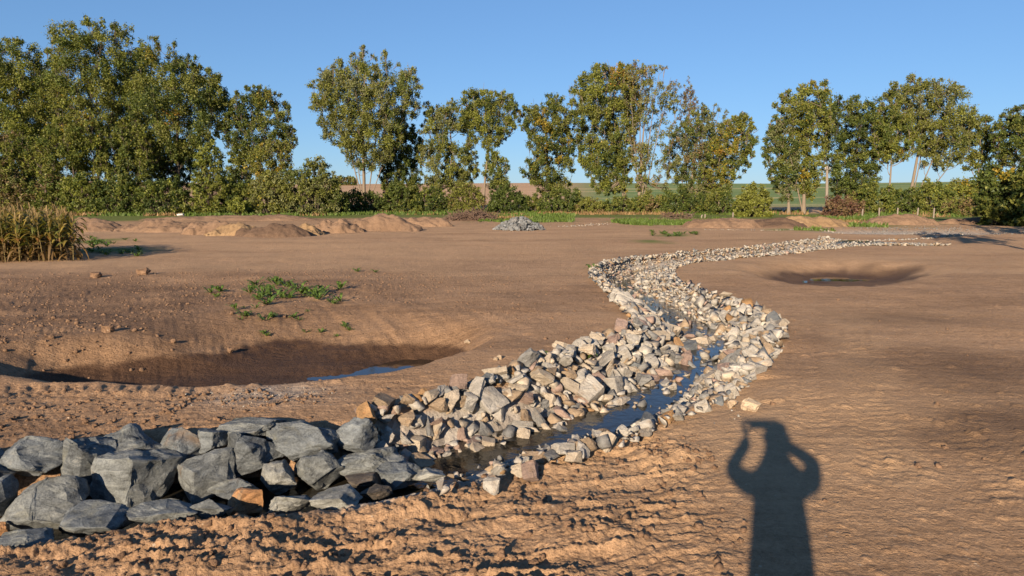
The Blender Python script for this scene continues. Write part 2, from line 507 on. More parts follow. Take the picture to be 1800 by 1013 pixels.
def radial(px_list):
    pts = np.array([G(*p)[:2] for p in px_list])
    c = pts.mean(0)
    ang = np.arctan2(pts[:, 1] - c[1], pts[:, 0] - c[0])
    rad = np.hypot(*(pts - c).T)
    o = np.argsort(ang)
    return c, np.r_[ang[o] - 2 * np.pi, ang[o], ang[o] + 2 * np.pi], np.r_[rad[o], rad[o], rad[o]]

POND1 = radial([(-190, 640), (0, 660), (150, 668), (400, 676), (640, 664), (790, 640), (812, 632), (905, 592), (892, 556), (750, 534), (600, 524), (450, 536), (300, 552), (130, 580), (-50, 600)])
POND2 = radial([(1280, 480), (1370, 499), (1470, 505), (1560, 501), (1625, 487), (1660, 472), (1600, 459), (1500, 454), (1400, 457), (1310, 466)])
def pond_e(pd, x, y):
    c, a, r = pd
    return np.hypot(x - c[0], y - c[1]) / np.interp(np.arctan2(y - c[1], x - c[0]), a, r)

def blob(x, y, c, rx, ry, rot=0.0):
    u, v = x - c[0], y - c[1]
    cs, sn = math.cos(rot), math.sin(rot)
    return np.exp(-(((u * cs + v * sn) / rx) ** 2 + ((-u * sn + v * cs) / ry) ** 2))

def poly_dist(x, y, pts, cut=3.0):
    """distance and run length along a short polyline"""
    best = np.full(x.shape, 99.0); run = np.zeros(x.shape); lat = np.zeros(x.shape); acc = 0.0
    for a, b in zip(pts[:-1], pts[1:]):
        ab = b - a; L = np.linalg.norm(ab); u = ab / L
        s = np.clip((x - a[0]) * u[0] + (y - a[1]) * u[1], 0, L)
        ex, ey = x - a[0] - s * u[0], y - a[1] - s * u[1]
        d = np.hypot(ex, ey); m = d < best
        best = np.where(m, d, best); run = np.where(m, acc + s, run)
        lat = np.where(m, ex * -u[1] + ey * u[0], lat); acc += L
    return best, run, lat

TRACK_A = resample([G(*p)[:2] for p in [(-200, 690), (-40, 682), (120, 680), (260, 684), (370, 690)]], 0.3)
TRACK_B = resample([G(*p)[:2] for p in [(1500, 560), (1505, 620), (1515, 680), (1535, 760), (1550, 830)]], 0.3)
TRACK_C = resample([G(*p)[:2] for p in [(1800, 900), (1740, 830), (1690, 760), (1650, 700)]], 0.3)
TRACK_D = resample([G(*p)[:2] for p in [(1405, 560), (1412, 620), (1415, 690), (1425, 760)]], 0.3)
TRACK_E = resample([G(*p)[:2] for p in [(0, 470), (200, 462), (420, 440), (640, 425), (800, 412)]], 0.5)
WET1 = G(752, 636, -0.42)[:2]
DRY = [G(1330, 690)[:2], G(1470, 720)[:2], G(1440, 560)[:2], G(1480, 455)[:2], G(1250, 800)[:2]]
DAMP = [(G(1640, 660)[:2], 1.3, 0.9), (G(1440, 600)[:2], 0.55, 0.5), (G(1760, 760)[:2], 1.2, 0.6), (G(1600, 560)[:2], 1.6, 0.7), (G(1410, 660)[:2], 0.35, 0.3)]
GREEN = [(925, 387, 90, 5), (1145, 391, 75, 4.5), (1240, 392, 60, 3), (1480, 393, 90, 6), (1560, 388, 60, 6), (1400, 404, 70, 2.2),
         (170, 424, 40, 5), (200, 442, 70, 5), (1185, 413, 35, 2.5), (1150, 425, 40, 2), (360, 378, 300, 3), (60, 378, 200, 3), (700, 377, 120, 2.5)]

GREEN_G = []
for px, py, w, h in GREEN:
    a = G(px - w, py)[:2]; b = G(px + w, py)[:2]; u = G(px, py - h)[:2]; v = G(px, py + h)[:2]
    GREEN_G.append(((a + b) / 2, np.linalg.norm(b - a), abs(u[1] - v[1]), math.atan2(b[1] - a[1], b[0] - a[0])))
C_HOLLOW_SHADE, C_POOL, C_DUST = G(1560, 428)[:2], G(1600, 407)[:2], G(480, 690)[:2]
_q = G(1500, 407)[:2] - G(1700, 407)[:2]
A_POOL = math.atan2(_q[1], _q[0])

def terrain(x, y, detail=True):
    x = np.atleast_1d(np.asarray(x, float)); y = np.atleast_1d(np.asarray(y, float))
    r = np.hypot(x, y)
    z = H0(x, y)
    nearw = 1 - smooth(30, 60, r)
    z = z + (0.07 * fbm(x / 4.5, y / 4.5, 3, 3) + 0.025 * fbm(x / 0.9, y / 0.9, 9, 3)) * nearw * smooth(3.0, 7.0, r)
    t, idx, dd = channel(x, y)
    # --- ponds
    e1 = pond_e(POND1, x, y) + 0.05 * fbm(x / 0.7, y / 0.7, 21, 3)
    e2 = pond_e(POND2, x, y) + 0.05 * fbm(x / 1.4, y / 1.4, 23, 3)
    c1 = POND1[0]
    farside = smooth(-0.35, 0.35, (y - c1[1]) / (np.hypot(x - c1[0], y - c1[1]) + 0.05))
    dig1 = 0.46 * ((1 - smooth(0.55, 1.0, e1)) * (1 - farside) + (1 - smooth(-0.05, 1.02, e1)) * farside)
    dig1 = dig1 + 0.40 * blob(x, y, WET1, 0.75, 0.7) * (1 - smooth(0.7, 1.0, e1))
    z = z - dig1
    z = z - 0.42 * (1 - smooth(0.35, 1.0, e2 + 0.08 * fbm(x / 1.1, y / 1.1, 29, 3)))
    # --- stream channel
    at = np.abs(t)
    z = z - DW[idx] * (1 - smooth(0.22, 1.0, at)) * (at < 5)
    z = z - 0.03 * np.exp(-((t - 1.1) / 0.3) ** 2) * (r < 6.6)
    # --- where the soil is rough
    right = t > 0
    nearbank = smooth(1.45, 0.55, x - 0.12 * (y - 3)) * smooth(6.3, 4.6, y) * smooth(0.62, 0.85, at) * np.where((t > 0) | (y < 3.2), 1.0, 0.0) * smooth(-0.6, 0.6, y)
    leftfar = smooth(0.5, -2.0, x + 0.12 * (y - 9)) * smooth(5.5, 9.0, y) * smooth(17.5, 13.0, y) * smooth(0.85, 1.1, e1)
    leftnear = np.where(t < -1.02, 1.0, 0.0) * smooth(-0.9, -2.2, x) * smooth(8, 6.5, y) * smooth(0.95, 1.15, e1)
    rough = np.clip(nearbank + 0.75 * leftfar + 0.5 * leftnear, 0, 1)
    if detail:
        far_ok = r < 26
        s = np.where((rough > 0.03) & far_ok)[0]
        xs, ys, rs = x[s], y[s], rough[s]
        wx = xs + 0.05 * fbm(xs * 4, ys * 4, 77, 2); wy = ys + 0.05 * fbm(xs * 4, ys * 4, 78, 2)
        patch = smooth(-0.35, 0.55, fbm(xs / 0.55, ys / 0.55, 31, 3))
        c = 0.55 * domes(wx, wy, 0.10, 41, 0.4) * patch + 0.8 * domes(wx, wy, 0.045, 45, 0.65) * (0.35 + 0.65 * patch) + 0.7 * domes(wx, wy, 0.028, 49, 0.7)
        ridge = (1 - np.abs(fbm((xs + 0.25 * ys) / 0.9, (ys - 0.12 * xs) / 0.17, 55, 4))) ** 3
        crumb = np.abs(fbm(wx / 0.11, wy / 0.11, 58, 5, 0.65)) + 0.5 * np.abs(fbm(wx / 0.035, wy / 0.035, 59, 3, 0.6))
        mid = fbm(xs / 0.30, ys / 0.30, 57, 4)
        nb = smooth(0.0, 0.6, nearbank[s])
        dz = 0.75 * c + 0.040 * crumb * (0.35 + 0.65 * patch) + (0.055 * ridge * (0.4 + 0.6 * patch) + 0.045 * mid) * (0.35 + 0.65 * nb)
        z[s] += rs * (dz - 0.065)
        # smoothed ground: scrape marks of the bucket and scattered crumbs
        s = np.where((rough < 0.97) & (r < 30) & (r > 1.5))[0]
        xs, ys, ks = x[s], y[s], 1 - rough[s]
        scr = fbm((xs + 0.12 * ys) / 1.3, (ys - 0.06 * xs) / 0.10, 61, 4)
        gate = smooth(-0.1, 0.5, fbm(xs / 0.8, ys / 0.6, 63, 2))
        crumbs = domes(xs, ys, 0.09, 65, 0.16, 0.55) * (0.3 + gate) + domes(xs, ys, 0.035, 69, 0.22, 0.6)
        z[s] += ks * (0.007 * scr * (0.4 + gate) + 0.0055 * fbm(xs / 0.22, ys / 0.22, 67, 4) + 0.5 * crumbs) * smooth(30, 14, r[s])
        # raked lines running down the pond wall
        s = np.where((e1 > 0.25) & (e1 < 1.08) & (y > POND1[0][1] - 0.9))[0]
        ln = fbm((x[s] + 0.55 * y[s]) / 0.13, (y[s] - 0.55 * x[s]) / 3.5, 71, 3)
        lump = domes(x[s], y[s], 0.09, 73, 0.5, 0.6) * smooth(0.66, 0.5, e1[s])
        z[s] += (0.013 * ln + 0.4 * lump) * smooth(1.08, 0.95, e1[s])
        s = np.where((e2 > 0.2) & (e2 < 1.05))[0]
        z[s] += 0.03 * fbm((x[s] + 0.4 * y[s]) / 0.35, y[s] / 2.0, 75, 3)
        # tyre and track prints
        m = np.where((r < 14) & (x > -9) & (x < 9))[0]
        for tr, wd, pitch, dep in ((TRACK_A, 0.22, 0.17, 0.012), (TRACK_B, 0.16, 0.11, 0.005), (TRACK_C, 0.13, 0.11, 0.005), (TRACK_D, 0.16, 0.11, 0.005), (TRACK_E, 0.2, 0.16, 0.012)):
            d, run, lat = poly_dist(x[m], y[m], tr)
            inside = smooth(wd, wd * 0.8, d)
            tread = smooth(-0.1, 0.35, np.sin((run + 0.5 * np.abs(lat)) * 2 * np.pi / pitch))
            z[m] += inside * dep * (tread * 1.1 - 0.75) - dep * 0.0
            z[m] += dep * 0.6 * np.exp(-((d - wd * 1.12) / 0.04) ** 2)
    # --- colour masks
    n1 = fbm(x / 1.7, y / 1.7, 81, 4); n2 = fbm(x / 0.5, y / 0.5, 83, 3)
    dep1 = dig1 + 0.04 * n2
    moist_shade = np.clip(1.0 * smooth(0.27, 0.34, dep1) * smooth(6.4, 7.2, y) + 0.32 * smooth(0.98, 0.8, e1) * smooth(7.2, 8.6, y), 0, 1)
    moist_shade = np.maximum(moist_shade, 0.85 * smooth(0.80, 0.60, e2 + 0.12 * n2 + 0.14 * n1) + 0.16 * smooth(0.95, 0.7, e2) * smooth(0, .4, n1))
    left_soil = smooth(-0.3, -4.0, x + 0.05 * (y - 9)) * smooth(5, 8, y) * smooth(19, 14.5, y)
    moist_shade = np.maximum(moist_shade, left_soil * np.clip(0.30 + 0.38 * n1 + 0.22 * n2, 0, 1))
    for c, a, b in DAMP:
        moist_shade = np.maximum(moist_shade, blob(x, y, c, a, b, 0.2) * np.clip(0.45 + 0.5 * n1 + 0.35 * n2, 0, 1))
    moist_shade = np.maximum(moist_shade, 0.75 * smooth(0.5, 0.25, at) * (at < 5))
    moist_shade = np.maximum(moist_shade, 0.35 * blob(x, y, C_HOLLOW_SHADE, 4, 0.8))  # shadow in the small far hollow, painted into the soil colour
    pale = np.zeros_like(x)
    for c in DRY:
        pale = np.maximum(pale, blob(x, y, c, 1.5 + 0.12 * c[1], 0.8 + 0.10 * c[1]) * np.clip(0.6 + 0.7 * n1, 0, 1))
    pale = np.maximum(pale, 0.8 * smooth(13, 19, y) * smooth(60, 40, y) * np.clip(0.5 + 0.6 * fbm(x / 6, y / 1.5, 87, 3), 0, 1))
    m = np.where((r < 16) & (x > 0))[0]
    d, _, _ = poly_dist(x[m], y[m], TRACK_B)
    pale[m] = np.maximum(pale[m], smooth(0.45, 0.15, d + 0.2 * n2[m]) * np.clip(0.75 + 0.5 * n1[m], 0, 1))
    for tr in (TRACK_B, TRACK_C, TRACK_D):
        d, run, lat = poly_dist(x[m], y[m], tr)
        moist_shade[m] = np.maximum(moist_shade[m], 0.14 * smooth(0.05, 0.02, np.abs(d - 0.15) - 0.015 * n2[m]) + 0.13 * smooth(0.17, 0.13, d) * (np.sin((run + 0.5 * np.abs(lat)) * 2 * np.pi / 0.14) > 0.2))
    pale = pale * (1 - left_soil)
    green = np.zeros_like(x); grey = np.zeros_like(x)
    gn = fbm(x / 1.2, y / 1.2, 91, 3)
    for c, lq, hq, an in GREEN_G:
        green = np.maximum(green, np.clip(1.5 * blob(x, y, c, lq / 2 + 0.05, hq / 2 + 0.05, an) - 0.35 + 0.5 * gn, 0, 1) * (blob(x, y, c, lq / 1.4, hq * .7 + 0.1, an) > 0.15))
    green = np.maximum(green, smooth(61, 66, r) * smooth(160, 110, r))
    pool = np.clip(2.2 * blob(x, y, C_POOL, 5.0, 2.6, A_POOL) - 0.5 + 0.25 * n2, 0, 1)
    grey = np.maximum(grey, pool)
    z = z - 0.25 * pool
    bed = smooth(0.95, 0.8, at) * (at < 5) * smooth(-1.6, -0.6, x + 0 * y)
    grey = np.maximum(grey, 0.85 * bed)
    # pale dust on the near bank of the left pond
    grey = np.maximum(grey, 0.8 * blob(x, y, C_DUST, 0.55, 0.3) * np.clip(0.4 + n2, 0, 1))
    green = green * (1 - grey)
    az = np.arctan2(x, y)
    tan_f = smooth(105, 135, r) * smooth(0.14, 0.05, az)
    tan_f = np.maximum(tan_f, smooth(80, 90, r) * smooth(175, 120, r) * smooth(0.30, 0.34, az))
    grn_f = smooth(105, 150, r) * smooth(0.05, 0.14, az)
    ma = np.stack([moist_shade, np.clip(pale, 0, 1), green * (1 - smooth(85, 100, r) * smooth(0.29, 0.33, az))], 1)
    mb = np.stack([grey, tan_f, grn_f], 1)
    return z, ma, mb, rough

def ground_z(x, y):
    return float(terrain(x, y)[0][0])

def build_ground():
    fr = np.radians(np.linspace(-47, 47, 830))
    side = np.radians(np.r_[np.linspace(47, 313, 60)[1:-1]])
    ang = np.r_[fr, side]
    rows = list(np.geomspace(0.06, 1.9, 26))
    r = 1.9
    while r < 1900:
        if r < 31: dr = min(max(r * r / 1050.0, 0.0085), 0.9)
        elif r < 110: dr = 0.9 + (r - 31) * 0.03
        else: dr = r * 0.07
        r += dr
        rows.append(r)
    rr = np.array(rows)
    A, Rr = np.meshgrid(ang, rr)
    x = (Rr * np.sin(A)).ravel(); y = (Rr * np.cos(A)).ravel()
    z, ma, mb, _ = terrain(x, y)
    n, m = len(rr), len(ang)
    i = np.arange(n - 1)[:, None] * m; j = np.arange(m)[None, :]; j2 = (j + 1) % m
    f = np.stack([i + j, i + m + j, i + m + j2, i + j2], -1).reshape(-1, 4)
    v = np.stack([x, y, z], 1)
    c = len(v)
    v = np.vstack([v, [[0, 0, float(z[:m].mean())]]])
    ma = np.vstack([ma, ma[:1]]); mb = np.vstack([mb, mb[:1]])
    # close the hole at the middle with quads folded on the centre
    me = np_mesh('ground', v, f, point_cols={'mask_a': ma, 'mask_b': mb}, smooth_shade=True)
    o = link('ground', me, None, [MAT['soil']])
    tag(o, 'bare brown soil ground, freshly shaped and scraped', None, None, 'structure')
    return o
build_ground()

# ---------------------------------------------------------------- water
def build_water():
    nrm = np.stack([-TW[:, 1], TW[:, 0]], 1)
    n = len(CW)
    us = np.linspace(-1, 1, 9)
    v = []
    zc = np.array([float(H0(*p)) for p in CW]) - DW + 0.075
    for k in range(n):
        for u in us:
            w = (WL[k] if u > 0 else WR[k]) * 0.62
            p = CW[k] + nrm[k] * u * w
            v.append((p[0], p[1], zc[k]))
    m = len(us)
    f = [(a * m + b, (a + 1) * m + b, (a + 1) * m + b + 1, a * m + b + 1) for a in range(n - 1) for b in range(m - 1)]
    o = link('stream_water', np_mesh('stream_water', v, np.array(f), smooth_shade=True), None, [MAT['water']])
    tag(o, 'shallow stream water reflecting the blue sky between the stones', None, None, 'structure')
    for nm, lab, c, rad, lev in (('pond_water', 'small puddle of muddy water at the bottom of the wide pit', WET1, 1.9, -0.482),
                                 ('pond_water', 'dark wet mud puddle at the bottom of the far round hollow', POND2[0] + np.array([0.4, 0.6]), 1.5, -0.424)):
        ang = np.linspace(0, 2 * np.pi, 48, endpoint=False)
        zz = float(H0(*c)) + lev
        vv = [(c[0], c[1], zz)] + [(c[0] + rad * 1.5 * math.cos(a), c[1] + rad * math.sin(a), zz) for a in ang]
        ff = [(0, 1 + k, 1 + (k + 1) % 48) for k in range(48)]
        o = link(nm, np_mesh(nm, vv, ff, smooth_shade=True), None, [MAT['pond']])
        tag(o, lab, None, None, 'structure')
build_water()

# ---------------------------------------------------------------- rocks
def rock_mesh(name, seed, npts=14, dims=(1, 1, 1), sub=0, disp=0.0, fine=0.0, bevel=0.05, sharp=32, freq=2.2):
    """an angular quarried block: hull of random points, edges broken, faces roughened; about 1 unit across"""
    rnd = random.Random(seed)
    bm = bmesh.new()
    hull = seed % 3 != 0
    if hull:
        for _ in range(max(9, npts)):
            v = Vector((rnd.gauss(0, 1), rnd.gauss(0, 1), rnd.gauss(0, 1))).normalized() * rnd.uniform(0.72, 1.0)
            bm.verts.new(v * 0.6)
        bmesh.ops.convex_hull(bm, input=bm.verts)
    else:
        bmesh.ops.create_cube(bm, size=1.0)
    for v in bm.verts: v.co += Vector((rnd.uniform(-.12, .12), rnd.uniform(-.12, .12), rnd.uniform(-.12, .12)))
    for _ in range(2 if hull else max(3, npts - 5)):
        nv = Vector((rnd.gauss(0, 1), rnd.gauss(0, 1), rnd.gauss(0, 1))).normalized()
        sup = max(v.co.dot(nv) for v in bm.verts)
        # split off a corner or an edge
        bmesh.ops.bisect_plane(bm, geom=bm.verts[:] + bm.edges[:] + bm.faces[:], plane_co=nv * sup * rnd.uniform(0.62, 0.9), plane_no=nv, clear_outer=True)
    pts_ = [v.co.copy() for v in bm.verts]
    bm.free(); bm = bmesh.new()
    ext = [max(abs(p[k]) for p in pts_) * 2 for k in range(3)]
    for p in pts_: bm.verts.new((p.x / ext[0] * dims[0], p.y / ext[1] * dims[1], p.z / ext[2] * dims[2]))
    r = bmesh.ops.convex_hull(bm, input=bm.verts)
    junk = [g for g in set(r['geom_interior'] + r['geom_unused']) if isinstance(g, bmesh.types.BMVert)]
    if junk: bmesh.ops.delete(bm, geom=junk, context='VERTS')
    bmesh.ops.dissolve_limit(bm, angle_limit=R(7), verts=bm.verts, edges=bm.edges)
    if bevel:
        bmesh.ops.bevel(bm, geom=bm.edges[:], offset=bevel * min(dims), segments=1, profile=0.6, affect='EDGES', clamp_overlap=True)
    bmesh.ops.triangulate(bm, faces=bm.faces)
    for _ in range(sub):
        bmesh.ops.subdivide_edges(bm, edges=bm.edges[:], cuts=1, use_grid_fill=True)
        bmesh.ops.triangulate(bm, faces=bm.faces)
    if disp or fine:
        bm.normal_update()
        off = Vector((rnd.uniform(0, 99), rnd.uniform(0, 99), rnd.uniform(0, 99)))
        moves = []
        for v in bm.verts:
            p = v.co + off
            a = mnoise.fractal(p * freq, 1.0, 2.0, 3)
            # broken steps along a cleavage plane
            st = abs(mnoise.noise(Vector((p.x * 1.3, p.y * 1.3, p.z * 4.5))))
            b = mnoise.fractal(p * 9.0, 0.9, 2.0, 3)
            moves.append(v.normal * (disp * (a - 0.6 * st) + fine * b))
        for v, d in zip(bm.verts, moves): v.co += d
    me = bpy.data.meshes.new(name)
    bm.to_mesh(me); bm.free()
    if sub:
        me.polygons.foreach_set('use_smooth', [True] * len(me.polygons))
        me.set_sharp_from_angle(angle=R(sharp))
    return me

def proj(p):
    """photo pixel of a world point and its depth"""
    c, s = math.cos(PITCH), math.sin(PITCH)
    x, y, z = p[0], p[1], p[2] - CAM_Z
    f = y * c - z * s; u = y * s + z * c
    return 900 + 1200 * x / f, 506.5 - 1200 * u / f, f

def rot_mat(rng, tiltmax=math.pi):
    a, b, c = rng.uniform(0, 2 * math.pi), rng.uniform(-tiltmax, tiltmax), rng.uniform(0, 2 * math.pi)
    return Matrix.Rotation(a, 3, 'Z') @ Matrix.Rotation(b, 3, 'X') @ Matrix.Rotation(c * 0.15, 3, 'Y')

# ---- the dark boulders, one by one: pixel centre, width, height, tone, depth shift, label
DK, MD, LT, OR, WT, BR = (0.080, 0.090, 0.096), (0.104, 0.113, 0.113), (0.16, 0.163, 0.15), (0.22, 0.115, 0.05), (0.05, 0.042, 0.034), (0.10, 0.078, 0.057)
BOULDERS = [
    (47, 808, 118, 74, DK, 'broad dark boulder with soil on its lower half, top row at the left end'),
    (146, 828, 100, 112, DK, 'tall leaning dark grey boulder with a pale lower edge'),
    (226, 781, 108, 62, DK, 'low pointed dark boulder half behind the two tall ones'),
    (232, 850, 140, 108, MD, 'largest upright grey-green boulder in the middle of the boulder row'),
    (313, 790, 88, 74, DK, 'dark squarish boulder on the bank top with a shaded lower face'),
    (355, 842, 116, 96, MD, 'big rounded grey boulder leaning against the largest upright one'),
    (366, 778, 56, 42, DK, 'small dark boulder wedged into the top of the row'),
    (435, 757, 112, 38, MD, 'long flat slab lying on top of the boulder row'),
    (440, 804, 106, 84, DK, 'sharp-edged dark boulder with a bright lit left face'),
    (500, 765, 66, 40, DK, 'small dark boulder behind the long flat slab'),
    (541, 782, 112, 76, DK, 'wide dark boulder with banded layers on the bank top'),
    (487, 846, 66, 62, LT, 'pale grey boulder below the sharp-edged dark one'),
    (560, 835, 88, 78, MD, 'grey wedge boulder with a rust stain on its left side'),
    (622, 770, 76, 66, DK, 'upright split dark boulder next to the pale riprap'),
    (650, 820, 108, 52, MD, 'flat-topped grey-green boulder beside the pale riprap'),
    (698, 840, 80, 50, DK, 'blue-grey flat boulder in the shade at the water'),
    (66, 898, 158, 106, MD, 'very big sloping grey boulder at the lower left corner'),
    (156, 924, 114, 60, DK, 'low dark boulder at the foot of the very big sloping one'),
    (0, 875, 36, 74, DK, 'dark boulder cut off by the left picture edge'),
    (285, 907, 122, 44, MD, 'long low grey boulder half buried along the near bank'),
    (366, 901, 66, 40, MD, 'small grey boulder half buried beside the orange block'),
    (428, 886, 64, 50, OR, 'rusty orange block at the foot of the boulders'),
    (406, 866, 80, 46, DK, 'dark boulder just behind the rusty orange block'),
    (507, 893, 80, 36, LT, 'pale humped boulder poking out above the near soil edge'),
    (588, 884, 80, 42, LT, 'pale bluish slab on the near bank edge, next to the humped one'),
    (637, 850, 66, 32, WT, 'wet dark brown flat rock lying in the water'),
    (660, 868, 56, 26, WT, 'wet nearly black rock at the near water edge'),
    (45, 952, 96, 28, MD, 'thin bluish slab sunk in the soil in the lower left corner'),
    (2, 931, 22, 26, OR, 'small orange stone at the left picture edge'),
    (-60, 840, 130, 90, DK, 'dark boulder just outside the left picture edge'),
    (748, 838, 74, 24, LT, 'pale bluish slab on the near edge where the water narrows'),
]
def line_at(pxs, x):
    a = np.array(pxs)[:14]
    return float(np.interp(x, a[:, 0], a[:, 1]))
def build_boulders():
    for i, (px, py, w, h, tone, lab) in enumerate(BOULDERS):
        top, bot = line_at(PX_L, px), line_at(PX_R, px)
        f = min(max((py + 0.15 * h - top) / (bot - top), 0), 1.05)
        # the far bank is a steep wall of boulders, the near edge comes up again at the soil
        zc = np.interp(f, [0, 0.25, 0.6, 0.85, 1.0], [0.06, -0.03, -0.17, -0.20, -0.06])
        d = ray(px, py)
        k = (CAM_Z - zc) / -d[2]
        c = Vector(d * k) + Vector((0, 0, CAM_Z))
        m = c.y / 1200.0 / math.cos(PITCH) * 1.02
        dx, dzv = w * m * 1.07, h * m * 1.05
        dep = max(dx, dzv) * 0.85
        rnd = random.Random(100 + i)
        # the picture height of a block is a mix of its height and its depth
        dh = dzv * 0.98
        pts = 12 + i % 4
        me = rock_mesh('boulder', 3 * (100 + i * 7) + (1 if i % 3 == 2 else 0), pts, (1, 1, 1), sub=3 if w > 72 else 2, disp=0.075, fine=0.02, bevel=0.03, sharp=17)
        # fit the block to the size wanted
        co = np.empty(len(me.vertices) * 3, np.float32); me.vertices.foreach_get('co', co); co = co.reshape(-1, 3)
        co = co @ np.array(rot_mat(rnd, 1.3)).T
        roll = rnd.uniform(-0.6, 0.6)
        ca, sa = math.cos(roll), math.sin(roll)
        co = np.stack([co[:, 0] * ca - co[:, 2] * sa, co[:, 1], co[:, 0] * sa + co[:, 2] * ca], 1)
        mn, mx = co.min(0), co.max(0)
        co = (co - (mn + mx) / 2) / (mx - mn) * np.array([dx, dep, dh])
        # lean back with the bank
        tilt = rnd.uniform(0.05, 0.35)
        ca, sa = math.cos(tilt), math.sin(tilt)
        co = np.stack([co[:, 0], co[:, 1] * ca + co[:, 2] * sa, -co[:, 1] * sa + co[:, 2] * ca], 1)
        me.vertices.foreach_set('co', co.astype(np.float32).ravel()); me.update()
        o = link('boulder', me, None, [MAT['boulder']])
        o.location = (c.x, c.y + dep * 0.15, c.z)
        o.rotation_euler = (0, 0, rnd.uniform(-0.1, 0.1))
        j = rnd.uniform(0.88, 1.12)
        o.color = (tone[0] * j, tone[1] * j, tone[2] * j, 1)
        tag(o, lab, 'boulder', 'boulders walling the near end of the stream')
build_boulders()

# ---- the riprap: 300 stones as things, the rest as one mass
STONE_COLS = {'pale grey': (0.315, 0.298, 0.268), 'cream': (0.365, 0.313, 0.245), 'tan': (0.265, 0.200, 0.135), 'whitish': (0.36, 0.34, 0.30),
              'rusty': (0.25, 0.15, 0.07), 'pinkish': (0.275, 0.20, 0.165), 'mid grey': (0.17, 0.17, 0.165), 'blue-grey': (0.135, 0.148, 0.158)}
COL_W = [0.34, 0.19, 0.10, 0.18, 0.02, 0.05, 0.09, 0.03]
SHAPES = [('blocky', (1, 0.9, 0.75), 10), ('flat', (1.15, 0.9, 0.42), 10), ('pointed', (0.75, 0.75, 1.15), 9), ('wedge-shaped', (1.05, 0.8, 0.75), 9), ('many-sided', (0.95, 0.95, 0.8), 12)]
VARS = []
for si, (sn, dm, npt) in enumerate(SHAPES):
    for v in range(6):
        me = rock_mesh('riprap_stone', 900 + si * 50 + v, npt, dm, sub=2, disp=0.05, fine=0.028, bevel=0.035, sharp=17)
        me.materials.append(MAT['stone'])
        VARS.append((sn, me))
LOW = [[], [], []]
def low_rock(seed, npts, dims):
    me = rock_mesh('low', seed, npts, dims, sub=0, bevel=0)
    co = np.empty(len(me.vertices) * 3, np.float32); me.vertices.foreach_get('co', co)
    fa = []
    for p in me.polygons:
        vs = list(p.vertices)
        fa += [(vs[0], vs[q], vs[q + 1]) for q in range(1, len(vs) - 1)]
    bpy.data.meshes.remove(me)
    return co.reshape(-1, 3), np.array(fa)
def tiny_rock(seed):
    rnd = random.Random(seed); bm = bmesh.new()
    for _ in range(7):
        v = Vector((rnd.gauss(0, 1), rnd.gauss(0, 1), rnd.gauss(0, 1))).normalized() * rnd.uniform(.42, .56)
        bm.verts.new((v.x, v.y * .9, v.z * .75))
    r = bmesh.ops.convex_hull(bm, input=bm.verts)
    junk = [g for g in set(r['geom_interior'] + r['geom_unused']) if isinstance(g, bmesh.types.BMVert)]
    if junk: bmesh.ops.delete(bm, geom=junk, context='VERTS')
    bm.verts.index_update()
    co = np.array([v.co[:] for v in bm.verts], np.float32); fa = np.array([[v.index for v in f.verts] for f in bm.faces]); bm.free()
    return co, fa
TINY = [tiny_rock(5000 + k) for k in range(24)]
LOWS = [low_rock(2000 + k, 9 + k % 6, [(1, .9, .8), (1.15, .9, .5), (.8, .8, 1.1), (1.1, .7, .7)][k % 4]) for k in range(28)]

